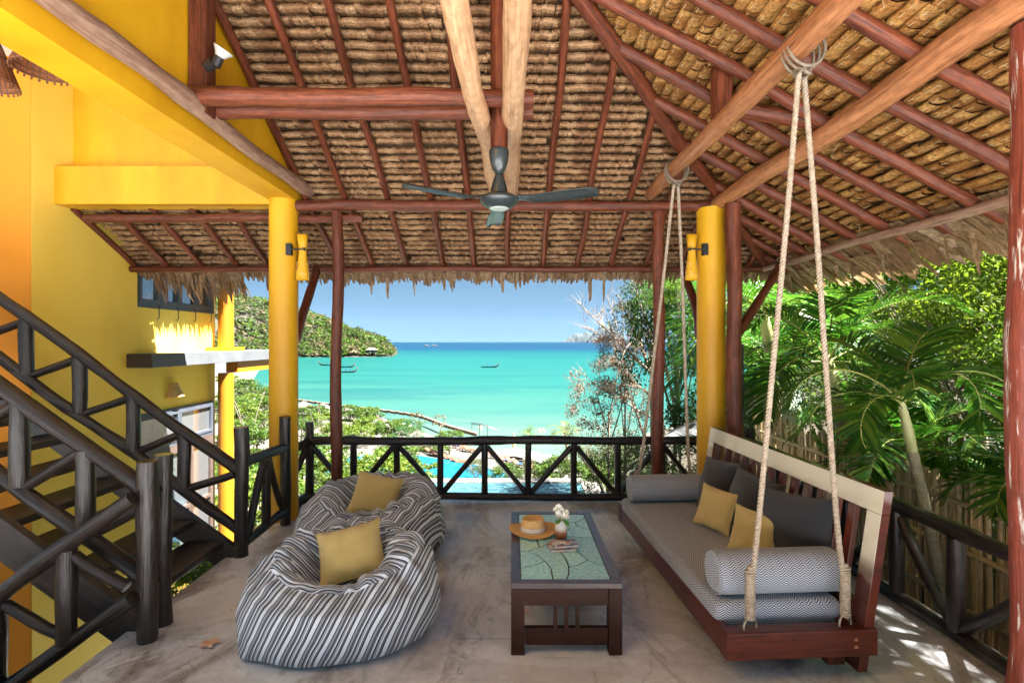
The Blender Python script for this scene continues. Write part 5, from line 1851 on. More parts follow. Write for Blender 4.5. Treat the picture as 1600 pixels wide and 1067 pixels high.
def island_mesh(name, quads, mat):
    """strips of three quads share vertices so each leaflet is one island"""
    V, Fc = [], []
    for s_ in range(0, len(quads), 12):
        q = quads[s_:s_ + 12]
        b = len(V)
        V += [q[0], q[1], q[3], q[2], q[6], q[7], q[10], q[11]]
        V[b + 2], V[b + 3] = q[3], q[2]
        V[b + 4], V[b + 5] = q[7], q[6]
        V[b + 6], V[b + 7] = q[11], q[10]
        for a in range(3): Fc.append((b + 2 * a, b + 2 * a + 1, b + 2 * a + 3, b + 2 * a + 2))
    me = bpy.data.meshes.new(name)
    me.from_pydata([tuple(v) for v in V], [], Fc)
    me.materials.append(mat)
    me.update()
    return me
def palm(label, base, top, r, fronds, leaf=L_palm, trunk=m_palmbark, group=None, seed=0, name='palm_tree'):
    base, top = Vector(base), Vector(top)
    t = thing(name, label, 'palm', base, group=group)
    b = MB()
    mid = base.lerp(top, .5) + Vector((.05, .03, 0)) * (top - base).length
    P = catm([base, mid, top], 10)
    b.tube(P, [r * (1.15 - .35 * i / (len(P) - 1)) * (1 + .035 * (i % 2)) for i in range(len(P))], 12)
    b.build('trunk', trunk, t)
    d = (top - P[-3]).normalized()
    sh = MB().tube([top - d * .02, top + d * .12, top + d * .3, top + d * .42], [r * .82, r * .95, r * .7, r * .35], 10)
    sh.build('crownshaft', m_gshaft, t)
    for k, (az, el, ln, ll, n, dp) in enumerate(fronds):
        q, ra = [], MB()
        frond(q, ra, top + d * .34, R(az), R(el), ln, ll, n, seed * 50 + k, dp)
        fo = ra.build('frond', m_rach, t)
        me = island_mesh('leaflets', [wm(t).inverted() @ v for v in q], leaf)
        o = link('leaflets', me, fo)
        o['kind'] = 'stuff'
    return t
def auto_fronds(n, ln, ll, nl, seed, az0=0, dp=1.0, lo=15, hi=80):
    rd = random.Random(seed)
    return [(az0 + 137.5 * k + rd.uniform(-12, 12), lo + (hi - lo) * ((k + .5) / n) + rd.uniform(-6, 6), ln * rd.uniform(.85, 1.1), ll * rd.uniform(.9, 1.1), nl, dp * rd.uniform(.8, 1.2)) for k in range(n)]
gp = 'palms beyond the right railing'
palm('palm with a pale ringed trunk rising behind the right railing', (3.08, 3.62, -.60), (2.86, 3.66, .98), .040,
     [(8, 58, 1.0, .36, 30, 1.8), (-30, 62, .85, .32, 28, 1.5), (168, 55, .95, .36, 30, 1.4), (110, 68, 1.05, .38, 32, 1.1), (205, 34, .75, .32, 26, 1.7), (70, 42, 1.0, .36, 30, 1.4), (30, 78, .9, .36, 30, .9), (140, 30, .9, .34, 28, 1.6), (240, 66, .7, .30, 24, 1.3)], group=gp, seed=1)
palm('dense dark green palm with arching fronds between the swing ropes', (3.75, 5.55, -.60), (3.50, 5.55, 1.20), .08,
     auto_fronds(13, 1.45, .46, 46, 2, 30, 1.15, -5, 82), group=gp, seed=2)
palm('tall palm with long dark fronds close to the right column', (3.9, 7.6, -1.2), (3.75, 7.5, 1.75), .085,
     auto_fronds(11, 2.0, .58, 48, 3, 75, 1.0, 0, 80), group=gp, seed=3)
palm('low young palm by the bamboo fence near the right edge', (3.75, 3.55, -.6), (3.72, 3.55, .38), .03,
     auto_fronds(9, .62, .26, 26, 4, 10, 1.3, 15, 80), group=gp, seed=4)
palm('small palm half hidden behind the big post at the right edge', (3.80, 3.15, -.6), (3.78, 3.12, .30), .035,
     auto_fronds(8, .65, .26, 26, 5, 50, 1.3, 15, 80), group=gp, seed=5)
palm('palm with drooping fronds lower down behind the swing bed', (3.9, 4.9, -.7), (3.8, 4.85, .40), .05,
     auto_fronds(12, 1.1, .40, 38, 6, 20, 1.15, 0, 78), group=gp, seed=6)
palm('palm in the shade outside the terrace corner', (4.6, 9.0, -2.0), (4.5, 9.0, 1.0), .08,
     auto_fronds(9, 2.0, .6, 42, 7, 0, 1.1, 0, 78), group=gp, seed=7)
# low understorey by the fence
for k, (x, y, s_) in enumerate(((2.95, 2.5, .30), (3.0, 3.3, .28), (2.98, 4.1, .26), (3.05, 1.9, .30))):
    q, ra = [], MB()
    base = Vector((x, y, -.62))
    t = thing('fern_plant', ('low dark green fern plant at the foot of the fence behind the big post', 'low fern plant at the fence foot below the railing post', 'low fern plant by the palm trunk at the fence foot', 'fern plant at the fence foot nearest the photographer')[k], 'plant', base, group='ferns at the foot of the bamboo fence')
    for j in range(9):
        frond(q, ra, base, R(40 * j + 13 * k), R(62), s_ * 2.3, s_ * .6, 18, 900 + 20 * k + j, 1.3, .02)
    ra.build('stem', m_rach, t)
    o = link('leaves', island_mesh('leaves', [wm(t).inverted() @ v for v in q], L_palm), t)
    o['kind'] = 'stuff'

# bamboo fence
bf = thing('bamboo_fence', 'bamboo cane fence running along the right side below the railing', 'fence', (3.42, 3.5, -.6))
cane = MB().tube([(0, 0, z) for z in np.linspace(0, 1.32, 9)], [.0175 if i % 2 else .0195 for i in range(9)], 7).mesh('cane', m_bamboo)
y = 1.2
k = 0
while y < 7.2:
    o = link('cane', cane, bf)
    o.location = (random.uniform(-.008, .008), y - 3.5, random.uniform(-.03, .05))
    o.rotation_euler = (random.uniform(-.02, .02), random.uniform(-.02, .02), random.uniform(0, 6))
    o.scale = (random.uniform(.8, 1.15),) * 2 + (random.uniform(.96, 1.02),)
    y += random.uniform(.034, .046)
for z in (-.25, .18, .52):
    MB().log((3.39, 1.2, z), (3.39, 7.2, z), .02, None, .008, 7).build('cross_cane', m_bamboo, bf)
for yy in (1.6, 2.9, 4.25, 5.6):
    MB().log((3.46, yy, -.7), (3.46, yy, .60), .055, None, .006, 9).build('fence_post', m_black, bf)

# ---- hillside trees on the right
gt = 'leafy trees on the hillside to the right'
right_trees = [
    ('bright green feathery tree leaning over the thatched eave', K_nlim, (6.3, 5.4, 2.3), 1.9),
    ('yellow green tree behind the palm trunk', K_nlim, (6.0, 7.4, .9), 1.7),
    ('broad green tree up the slope behind the big right post', K_near, (7.8, 5.0, 3.4), 2.3),
    ('sunlit green tree high on the slope at the right edge', K_nlim, (9.3, 8.2, 4.2), 2.6),
    ('round green tree above the bamboo fence', K_near, (5.5, 4.4, 1.2), 1.3),
    ('dark leafy tree behind the tall palm', K_near, (6.6, 10.5, 2.2), 2.3),
    ('green tree standing behind the dense palm', K_near, (8.4, 11.5, 3.2), 2.6),
    ('tall green tree at the back of the slope', K_near, (11.5, 12.5, 6.0), 3.2),
    ('light green tree farther up the slope', K_nlim, (13.0, 9.0, 7.0), 3.4),
    ('tree with loose olive leaves beside the terrace corner', K_oliv, (5.6, 12.5, .8), 2.0),
    ('green tree on the slope nearest the photographer', K_near, (5.2, 2.4, 2.0), 1.5),
    ('leafy lime tree filling the gap under the right eave', K_nlim, (7.6, 6.8, 2.4), 2.0),
    ('low lime bush between fence and slope', K_nlim, (5.0, 5.2, -.1), 1.1),
    ('low leafy bush behind the bamboo fence', K_near, (5.2, 3.9, .1), 1.0),
    ('yellow green crown at the top right above the fence', K_nlim, (7.0, 4.0, 3.0), 1.6),
    ('unseen leafy tree added beyond the right eave to dapple the floor', K_near, (5.4, 2.2, 5.1), 1.75),  # this crown and the next are out of view, added to break up floor sun
    ('second unseen leafy tree added beyond the right eave for floor dapples', K_near, (5.5, 2.7, 5.5), 1.8),
    ('big green tree closing the view behind the tall palm', K_near, (10.5, 14.0, 2.5), 3.4),
    ('big lime green tree far up behind the right post', K_nlim, (14.5, 17.5, 5.5), 4.6),
    ('broad green tree filling the gap behind the roof corner', K_near, (7.4, 13.6, 2.4), 2.2),
    ('third unseen leafy tree added beyond the right eave for more shade', K_nlim, (5.2, 1.7, 4.7), 1.5),  # also out of view, added to shade the floor further
    ('olive green tree hidden up the slope', K_oliv, (16.0, 14.0, 9.0), 4.0),
]
for lab, kd, c, r_ in right_trees:
    tree('hillside_tree', lab, 'tree', kd, c, r_, group=gt)
# pale bamboo-like stems among them
gs = 'pale leaning stems among the right trees'
for k, (x, y, z1, dx) in enumerate(((5.2, 6.2, 2.0, -.9), (5.6, 6.6, 2.4, -.6), (5.0, 5.6, 1.5, -.5), (6.2, 7.0, 2.6, -1.2), (5.9, 5.9, 2.3, .5))):
    b = MB()
    for j in range(4):
        ox, oy = random.uniform(-.2, .2), random.uniform(-.3, .3)
        b.tube(catm([(x + ox, y + oy, -.6), (x + ox + dx * .3 + random.uniform(-.1, .1), y + oy, z1 * .5), (x + ox + dx + random.uniform(-.3, .3), y + oy, z1)], 5), list(np.linspace(.026, .008, 11)), 5)
    tag(b.build('pale_stems', m_twig), ('pale tan stems leaning left through the leaves', 'taller clump of pale tan stems beside the palm', 'short clump of pale stems behind the bamboo fence', 'pale stems reaching highest in the green leaves', 'pale tan stems leaning right, by the big post')[k] + ', on the right slope', 'stems', gs)

# ---- trees at the back right, beyond the terrace corner
tree('dark_tree', 'dense dark green tree behind the second slim post', 'tree', K_dark, (4.15, 13.0, 1.5), 1.35, squash=1.45)
tree('dark_tree', 'dark green shrub mass low beside the right yellow column', 'tree', K_dark, (4.6, 12.0, -.7), 1.2)
tree('dark_tree', 'small bright topped dark tree right of the slim post', 'tree', K_near, (4.0, 12.2, 2.9), .85)
tree('pink_leaf_tree', 'sparse tree with pinkish leaves against the sea', 'tree', K_pink, (2.75, 14.5, -.2), 1.35, squash=1.05)
tree('pink_leaf_tree', 'sparse pinkish tree a little higher by the branches', 'tree', K_pink, (3.4, 15.5, 1.1), 1.1)
tree('olive_tree', 'thin olive leaved tree under the pink leaved one', 'tree', K_oliv, (3.1, 14.0, -1.9), 1.2)
tree('olive_tree', 'wispy olive tree near the top of the back right group', 'tree', K_oliv, (4.3, 15.6, 2.5), 1.4)
tree('yellow_shrub', 'pale yellow green shrub below the railing at the back right', 'shrub', K_bush, (3.3, 13.0, -3.2), 1.1)
tree('yellow_shrub', 'dry olive shrub behind the far end of the railing', 'shrub', K_oliv, (4.1, 12.0, -2.4), 1.0)
for i, (x, y, z, r_, kd, l_) in enumerate(((3.2, 10.6, -1.6, .85, K_oliv, 'dry olive scrub just beyond the corner of the railing'), (2.7, 12.2, -2.6, .9, K_bush, 'yellow green scrub under the pink leaved trees'),
        (3.9, 9.2, -1.2, .8, K_near, 'green scrub behind the swing bed far corner'), (4.4, 10.6, -1.4, .9, K_oliv, 'dry scrub between column and slim post'), (3.4, 8.4, -1.3, .6, K_bush, 'low lime scrub behind the far end of the bed'),
        (5.0, 8.2, -.6, .8, K_nlim, 'lime scrub below the tall palm'), (2.2, 14.5, -3.4, 1.0, K_oliv, 'olive scrub at the right rim of the plunge pool'))):
    tree('scrub', l_, 'shrub', kd, (x, y, z), r_, group='scrub at the back right corner')
# the bare branching tree
bare = thing('bare_tree', 'leafless grey branching tree reaching over the sea at the back right', 'tree', (4.6, 15.2, -4))
def grow(b, p, d, r_, L_, lv, rd):
    q = p
    P = [p]
    for i in range(4):
        d = (d + Vector((rd.uniform(-.22, .22), rd.uniform(-.22, .22), rd.uniform(-.10, .20)))).normalized()
        q = q + d * L_ / 4
        P.append(q)
    b.tube(P, list(np.linspace(r_, r_ * .55, 5)), 6 if lv < 2 else 4, False)
    if lv >= 5: return
    for k in range(rd.choice((2, 3)) if lv < 4 else 2):
        i = rd.randint(2, 4)
        nd = (d + Vector((rd.uniform(-.9, .7), rd.uniform(-.8, .8), rd.uniform(-.35, .65)))).normalized()
        grow(b, P[i], nd, r_ * .58, L_ * rd.uniform(.6, .82), lv + 1, rd)
b = MB()
rd = random.Random(23)
b.tube([(4.6, 15.2, -4), (4.5, 15.2, -1.5), (4.3, 15.2, .6)], [.13, .11, .09], 8)
grow(b, Vector((4.3, 15.2, .6)), Vector((-.75, 0, .55)), .060, 1.5, 0, rd)
grow(b, Vector((4.3, 15.2, .6)), Vector((-.35, 0, .95)), .060, 1.4, 0, rd)
grow(b, Vector((4.4, 15.2, -.6)), Vector((-.9, -.1, .28)), .045, 1.3, 1, rd)
grow(b, Vector((4.4, 15.2, -.1)), Vector((-.8, .1, .62)), .045, 1.2, 1, rd)
b.build('limbs', m_twig, bare)

# ================================================================== POOLS AND GARDEN BELOW
ip = thing('plunge_pool', 'rectangular grey green plunge pool with a pale stone rim just below the railing', 'pool', (-.5, 16, -3.6))
zp = -3.0
MB().box2((-3.95, 12.2, -6.2), (2.95, 17.75, zp - .06)).build('basin', m_deck, ip)
MB().box2((-3.95, 17.25, zp - .06), (2.95, 17.75, zp + .02)).build('rim', m_deck, ip, bevel=.01)
MB().box2((-3.95, 12.2, zp - .06), (-3.25, 17.249, zp + .02)).build('rim', m_deck, ip, bevel=.01)
MB().box2((2.30, 12.2, zp - .06), (2.95, 17.249, zp + .02)).build('rim', m_deck, ip, bevel=.01)
MB().box2((-3.249, 12.2, zp - .055), (2.299, 17.249, zp - .01)).build('water', m_pool2, ip)

mp = thing('main_pool', 'curving turquoise swimming pool between the shrubs and the sand', 'pool', (-6, 46, -9.6))
outl = [(-16.5, 44), (-16, 50), (-13.0, 51.8), (-9.5, 51.0), (-7.2, 49.6), (-5.0, 48.4), (-2.5, 46.2), (.2, 43.2), (1.8, 40.2), (.5, 38), (-6, 37.5), (-13, 38.5)]
def sheet(pts, z, th, nm, m, parent):
    P = catm([(x, y, 0) for x, y in pts] + [(pts[0][0], pts[0][1], 0)], 5)[:-1]
    n = len(P)
    b = MB()
    b.add([(p.x, p.y, z - th) for p in P] + [(p.x, p.y, z) for p in P], [tuple(reversed(range(n))), tuple(range(n, 2 * n))] + [(i, (i + 1) % n, n + (i + 1) % n, n + i) for i in range(n)])
    o = b.build(nm, m, parent)
    return o
cen = Vector((-6.5, 44.5))
big = [tuple(cen + (Vector(p) - cen) * 1.07) for p in outl]
ar = sum(outl[i][0] * outl[(i + 1) % len(outl)][1] - outl[(i + 1) % len(outl)][0] * outl[i][1] for i in range(len(outl)))
if ar < 0: outl.reverse(); big.reverse()
sheet(big, -9.60, .5, 'coping', m_deck, mp)
sheet(outl, -9.57, .4, 'water', m_pool1, mp)

gbush = 'shrubs and small trees in the resort garden'
def gbl(px, py, Y, rad, kind, lab, nm='garden_shrub', cat='shrub', sq=.9):
    c = at(px, py, Y)
    gz = float(ground_z(c.x, c.y))
    c.z = max(c.z, gz + rad * .35)
    return tree(nm, lab, cat, kind, c, rad, group=gbush, squash=sq)
# near belt below the terrace
near = [(500, 745, 15, 1.0, K_bush, 'lime green shrub beside the corner post of the railing'), (545, 770, 13.5, .9, K_bush, 'low lime shrub behind the farther bean bag'),
        (500, 705, 22, 1.2, K_tree, 'rounded green shrub right of the left yellow column'), (505, 800, 11, .9, K_tree, 'shrub low behind the short corner rail'),
        (470, 720, 18, 1.2, K_tree, 'green shrub partly behind the left yellow column'), (590, 745, 22, 1.5, K_bush, 'big lime shrub between the two pools'),
        (640, 748, 24, 1.5, K_bush, 'lime shrub at the left rim of the plunge pool'), (618, 715, 27, 1.3, K_tree, 'olive topped shrub before the turquoise pool'),
        (668, 770, 19.6, .9, K_bush, 'low shrub beside the plunge pool rim'),
        (400, 735, 17, 1.2, K_tree, 'leafy shrub seen between the stair newel and the column'), (405, 790, 12, 1.1, K_bush, 'shrub low between newel post and column'),
        (362, 760, 13, 1.0, K_tree, 'shrub behind the slim lower column'), (385, 690, 24, 1.4, K_tree, 'dark shrub with white blooms beside the slim column')]
for a in near: gbl(*a)
tree('garden_shrub', 'green shrub at the foot of the house wall under the stairs', 'shrub', K_tree, (-3.95, 6.95, -1.75), .95, base_z=-3.35, group=gbush)
# hedge beyond the plunge pool on its right
hedge = [(745, 740, 24, .8), (790, 742, 23, .8), (835, 742, 22, .9), (875, 738, 21, 1.0), (905, 730, 20.5, 1.1), (930, 745, 19.6, 1.0), (955, 722, 20.5, 1.2), (950, 760, 17.5, .9), (985, 740, 18, 1.2)]
for i, (px, py, Yv, r_) in enumerate(hedge):
    gbl(px, py, Yv, r_, K_tree if i % 2 else K_oliv, ['olive shrub', 'green shrub'][i % 2] + ' in the hedge beyond the plunge pool, ' + ('leftmost', 'second from the left', 'third from the left', 'fourth from the left', 'in the middle', 'sixth from the left', 'seventh from the left', 'low at the right rim', 'rightmost')[i])
# trees along the beach
belt = [(485, 650, 70, 3.0, K_tree), (505, 660, 62, 2.4, K_bush), (552, 652, 66, 3.0, K_tree), (580, 668, 60, 2.6, K_bush), (606, 672, 58, 2.2, K_tree), (560, 680, 56, 2.2, K_bush),
        (528, 678, 58, 2.4, K_bush), (628, 668, 60, 2.0, K_bush), (470, 672, 56, 2.2, K_tree), (655, 690, 52, 1.0, K_bush), (575, 648, 72, 2.4, K_tree), (610, 690, 54, 1.4, K_tree),
        (380, 612, 74, 3.4, K_tree), (412, 640, 60, 3.0, K_tree), (375, 650, 52, 2.6, K_bush), (402, 668, 46, 2.4, K_bush), (430, 615, 84, 2.8, K_tree), (360, 600, 84, 3.0, K_bush), (392, 630, 66, 2.6, K_bush), (350, 640, 56, 3.0, K_tree)]
lk = ('rounded tree', 'lime green bush')
wh = ['left of the reddish slim post', 'low and left of the slim post', 'right of the slim post, tallest there', 'right of the slim post in the middle of the belt', 'darker, near the right end of the belt',
      'low behind the railing right of the slim post', 'behind the slim post itself', 'near the thatched parasols on the sand', 'close beside the left yellow column', 'small, standing on the sand',
      'at the far edge of the belt under a parasol', 'low at the right end of the belt', 'between slim column and yellow column, topmost', 'against the left yellow column on its left', 'right of the slim lower column, pale',
      'low between the two yellow columns', 'by the waterline beside the left column', 'behind the slim lower column, far', 'in the middle between the two yellow columns', 'at the corner of the house']
for (px, py, Yv, r_, kd), w_ in zip(belt, wh):
    gbl(px, py, Yv, r_ * .82, kd, ('rounded green tree ' if kd is K_tree else 'lime green bush ') + w_, 'beach_tree', 'tree')
gbl(640, 679, 50, 1.5, K_dark, 'dark rounded bush on the sand right of the lime bushes', 'beach_tree', 'tree')
o = gbl(702, 682, 52, 1.5, K_tree, 'small umbrella shaped tree on the sand above the loungers', 'beach_tree', 'tree', .6)
# low flower bed on the sand
for i, (px, py) in enumerate(((672, 700), (690, 703), (655, 702))):
    gbl(px, py, 55, 1.1, K_tree, 'low clipped shrub on the sand above the pool, ' + ('middle one', 'right one', 'left one')[i], 'low_shrub', 'shrub', .5)

# ---- thatched beach parasols
gpar = 'thatched parasols on the beach'
def thatch_parasol(label, px, py, Yv, rad):
    p = at(px, py, Yv)
    gz = float(ground_z(p.x, p.y))
    t = thing('thatched_parasol', label, 'parasol', (p.x, p.y, gz), group=gpar)
    b = MB()
    zt = p.z
    n = 20
    V = [Vector((p.x, p.y, zt))]
    rings = []
    for q in (.35, .7, 1.0):
        for k in range(n):
            a = 2 * math.pi * k / n
            rr_ = rad * q * (1 + (.06 * (k % 2) if q == 1 else 0))
            V.append(Vector((p.x + rr_ * math.cos(a), p.y + rr_ * math.sin(a), zt - rad * .55 * q - (.12 * (k % 2) if q == 1 else 0))))
    fs = [(0, 1 + k, 1 + (k + 1) % n) for k in range(n)]
    for j in range(2):
        for k in range(n):
            fs.append((1 + j * n + k, 1 + (j + 1) * n + k, 1 + (j + 1) * n + (k + 1) % n, 1 + j * n + (k + 1) % n))
    b.add(V, fs)
    b.build('canopy', m_thdark, t)
    MB().tube([(p.x, p.y, gz - .1), (p.x, p.y, zt - .05)], .09, 7).build('pole', m_lwood, t)
thatch_parasol('thatched beach parasol nearest the left yellow column', 474, 626, 92, 2.6)
thatch_parasol('thatched beach parasol just left of the slim reddish post', 504, 629, 86, 2.6)
thatch_parasol('thatched beach parasol just right of the slim reddish post', 542, 636, 80, 2.4)
thatch_parasol('large thatched beach parasol right of the lime bushes', 583, 645, 73, 2.5)
thatch_parasol('thatched parasol cap between the two left columns', 341, 660, 40, 1.3)

gw = 'white beach umbrellas'
def umbrella(label, px, py, Yv, rad, m, tilt=0.0, group=gw, nm='beach_umbrella', n=8, drop=.30, pole_m=None):
    p = at(px, py, Yv)
    gz = float(ground_z(p.x, p.y)) if group else p.z - 2.4
    t = thing(nm, label, 'umbrella', (p.x, p.y, gz), group=group)
    b = MB()
    V = [p]
    for q in (.5, 1):
        for k in range(n):
            a = 2 * math.pi * k / n + .3
            V.append(p + Vector((rad * q * math.cos(a), rad * q * math.sin(a), -rad * drop * (q ** 1.25) + tilt * rad * q * math.cos(a))))
    fs = [(0, 1 + k, 1 + (k + 1) % n) for k in range(n)] + [(1 + k, 1 + n + k, 1 + n + (k + 1) % n, 1 + (k + 1) % n) for k in range(n)]
    b.add(V, fs)
    o = b.build('canopy', m, t)
    s_ = o.modifiers.new('solid', 'SOLIDIFY'); s_.thickness = .02
    MB().tube([(p.x, p.y, gz - .1), (p.x, p.y, p.z)], .03, 7).build('pole', m_lwood if pole_m is None else pole_m, t)
    rb_ = MB()
    for k in range(n):
        rb_.tube([p + Vector((0, 0, -.03)), V[1 + n + k] + Vector((0, 0, -.02))], .012, 4)
    rb_.build('ribs', m_lwood, t)
umbrella('white beach umbrella left of the small twin one by the shore path', 607, 657, 68, 1.7, m_canvas)
umbrella('white beach umbrella right of its twin by the shore path', 628, 661, 66, 1.5, m_canvas)
umbrella('white beach umbrella over the blue loungers', 803, 699, 54, 1.5, m_canvas)
umbrella('white beach umbrella lowest, beside the hedge', 851, 709, 50, 1.5, m_canvas)
umbrella('white beach umbrella at the far right of the sand', 832, 705, 52, 1.2, m_canvas)
umbrella('grey garden umbrella just left of the right yellow column', 1092, 657, 9.6, .82, m_gcanvas, 0, None, 'garden_umbrella', 4, .36)

# ---- loungers
def lounger(label, px, py, Yv, rz, towel):
    p = at(px, py, Yv)
    p.z = float(ground_z(p.x, p.y))
    t = thing('sun_lounger', label, 'lounger', p, R(rz), 'sun loungers on the sand')
    MB().box((0, 0, .32), (1.3, .62, .07)).build('seat', m_lwood, t, local=True)
    MB().box((.92, 0, .52), (.75, .62, .07), Euler((0, R(-32), 0))).build('backrest', m_lwood, t, local=True)
    for x in (-.55, .55):
        for y in (-.25, .25):
            MB().box((x, y, .14), (.07, .07, .29)).build('leg', m_lwood, t, local=True)
    if towel: MB().box((-.05, 0, .375), (1.2, .5, .035)).build('pad', m_blue, t, local=True)
LG = [(664, 707, 56, 160, 0, 'uppermost left in the row by the small tree'), (672, 709, 54.5, 160, 0, 'second in the row by the small tree'), (681, 712, 53, 160, 1, 'third in the row, dark padded'), (690, 713, 52, 160, 1, 'under the small tree with a blue pad'),
      (707, 717, 50, 155, 0, 'right of the small tree trunk, upper'), (716, 719, 49, 155, 0, 'right of the small tree trunk, middle'), (724, 721, 48, 155, 0, 'at the pool end of the brown row'),
      (716, 701, 60, 150, 1, 'with a blue pad, far behind the railing post'), (731, 706, 58, 150, 0, 'pale, behind the railing post'), (738, 708, 57, 150, 0, 'pale, next to the tall railing post'),
      (776, 713, 53, 140, 1, 'blue padded, left under the white umbrella'), (795, 720, 50, 140, 1, 'blue padded, lower left of the white umbrella'), (806, 722, 49, 140, 1, 'blue padded, below the white umbrella'),
      (816, 724, 48, 140, 1, 'blue padded, right below the white umbrella'), (836, 728, 46, 140, 1, 'blue padded, by the lowest umbrella'), (846, 731, 45, 140, 1, 'blue padded, nearest the hedge')]
for (px, py, Yv, rz, tw, w_) in LG: lounger('brown wooden sun lounger ' + w_, px, py, Yv, rz, tw)

# furled yellow umbrella, shore wall, steps rail, small trees
fu = at(803, 716, 54); fz = float(ground_z(fu.x, fu.y))
t = thing('furled_umbrella', 'furled mustard umbrella standing beside the blue loungers', 'umbrella', (fu.x, fu.y, fz))
MB().lathe([(.04, .9), (.16, 1.0), (.17, 1.5), (.06, 2.6), (.02, 2.75)], (fu.x, fu.y, fz), 9).build('canopy', m_cyell, t)
MB().tube([(fu.x, fu.y, fz), (fu.x, fu.y, fz + 2.8)], .03, 6).build('pole', m_lwood, t)
sw = thing('shore_wall', 'low brown wall and walkway curving along the top of the beach', 'wall', (-20, 80, -10))
wp = [(-62, 121), (-45, 103.5), (-30, 91.5), (-16, 81), (-9.5, 71), (-6.4, 66.5), (-4.5, 64)]
P = catm([(x, y, 0) for x, y in wp], 8)
for i in range(len(P) - 1):
    a, b_ = P[i], P[i + 1]
    MB().beam((a.x, a.y, -9.75), (b_.x, b_.y, -9.9), .30, .4).build('wall_block', m_brickwall, sw)
hr = thing('step_handrail', 'thin dark handrail of the steps going down into the sea', 'handrail', (-4, 66, -10))
MB().tube([(-5.4, 67, -8.9), (-3.8, 66.8, -9.0), (-1.6, 67.2, -10.0)], .05, 6).build('rail', m_metal, hr)
MB().tube([(-5.2, 66, -8.9), (-3.6, 65.8, -9.0), (-1.8, 66.2, -9.9)], .05, 6).build('rail', m_metal, hr)
for x in (-5.2, -4.2, -3.2):
    MB().tube([(x, 66.4, -10.5), (x, 66.4, -8.95)], .04, 6).build('rail_post', m_metal, hr)
gst = 'withered little trees on the beach'
K_dry = make_kind(1, .16, 260, (1, 1, .9), 12, L_dry, 80, 1.0, .07, tr_mat=m_twig)
for (px, py, w_) in ((652, 655, 'left of the pair'), (688, 659, 'right of the pair')):
    c = at(px, py, 63)
    tree('withered_tree', 'small withered tree on the beach edge, ' + w_, 'tree', K_dry, c, 1.0, group=gst)
palm('small bushy palm standing up over the front railing', at(827, 700, 45) - Vector((0, 0, .8)), at(826, 684, 45), .10, auto_fronds(12, 1.1, .35, 16, 31, 0, 1.2, 10, 80), L_mid, seed=31, name='beach_palm', group='palms on the beach')
palm('yellowish palm by the shore below the pink leaved tree', at(884, 720, 34) - Vector((0, 0, .6)), at(884, 684, 34), .10, auto_fronds(12, 1.6, .5, 22, 33, 20, 1.3, 0, 70), L_palmy, seed=33, name='beach_palm', group='palms on the beach')

# bathers
def bather(label, px, py):
    p = at(px, py, 800 * (CAMZ - SEAZ) / (py - 533.5)); p.z = SEAZ
    me = bpy.data.meshes.new('person')
    bm = bmesh.new()
    sk = bm.verts.layers.skin.verify()
    vs = [bm.verts.new(q) for q in ((0, 0, -.6), (0, 0, -.1), (0, 0, .22), (0, 0, .36), (0, 0, .52), (.22, 0, .18), (.34, -.06, -.06), (-.22, 0, .18), (-.34, -.06, -.06))]
    for a, b_ in ((0, 1), (1, 2), (2, 3), (3, 4), (2, 5), (5, 6), (2, 7), (7, 8)): bm.edges.new((vs[a], vs[b_]))
    for v, r_ in zip(vs, (.15, .15, .17, .075, .12, .06, .05, .06, .05)): v[sk].radius = (r_, r_)
    vs[0][sk].use_root = True
    bm.to_mesh(me); bm.free()
    me.materials.append(m_skin)
    o = link('person', me)
    o.location = p
    o.modifiers.new('skin', 'SKIN'); sd = o.modifiers.new('sub', 'SUBSURF'); sd.levels = sd.render_levels = 1
    tag(o, label, 'person', 'bathers standing in the shallow sea')
bather('bather waist deep in the sea, alone, left of the small palm', 751, 669)
bather('bather in the sea, left one of the pair beside the small palm', 843, 674)
bather('bather in the sea, right one of the pair beside the small palm', 849, 674)

# ---- boats
def longtail(label, px, py, length, rz):
    Yv = F * (CAMZ - SEAZ) / (py - 533.5)
    p = at(px, py, Yv); p.z = SEAZ
    t = thing('longtail_boat', label, 'boat', p, R(rz), 'long wooden boats moored in the bay')
    L_ = length
    st = [(-.5, .35, .55, .05), (-.4, .9, .5, -.05), (-.2, 1.25, .45, -.1), (.1, 1.25, .5, -.1), (.3, .9, .75, 0), (.42, .45, 1.1, .3), (.5, .12, 1.9, 1.2), (.53, .06, 2.4, 2.1)]
    V, fs = [], []
    for (x, w, zt, zb) in st:
        V += [(x * L_, -w / 2, zt), (x * L_, -w * .3, zb), (x * L_, w * .3, zb), (x * L_, w / 2, zt), (x * L_, w * .38, zt - .06), (x * L_, -w * .38, zt - .06)]
    for i in range(len(st) - 1):
        for k in range(6):
            fs.append((i * 6 + k, (i + 1) * 6 + k, (i + 1) * 6 + (k + 1) % 6, i * 6 + (k + 1) % 6))
    fs.append((5, 4, 3, 2, 1, 0))
    MB().add(V, fs).build('hull', m_hull, t, local=True)
    MB().tube([(.505 * L_, 0, 1.5), (.52 * L_, 0, 2.2)], .14, 6).build('bow_ribbon', simple('red_ribbon', (.4, .05, .04), .8), t, local=True)
    MB().tube([(-.5 * L_, 0, .7), (-.72 * L_, .3, -.1)], .05, 5).build('tail_shaft', m_metal, t, local=True)
    rf = MB()
    for (x, y) in ((-.18, -.5), (-.18, .5), (.08, -.5), (.08, .5)): rf.tube([(x * L_, y, .45), (x * L_, y, 1.55)], .04, 4)
    rf.box((-.05 * L_, 0, 1.6), (.34 * L_, 1.3, .08))
    rf.build('awning', m_blue, t, local=True)
longtail('long dark wooden boat moored alone in the middle of the turquoise bay', 766, 574, 8.5, 5)
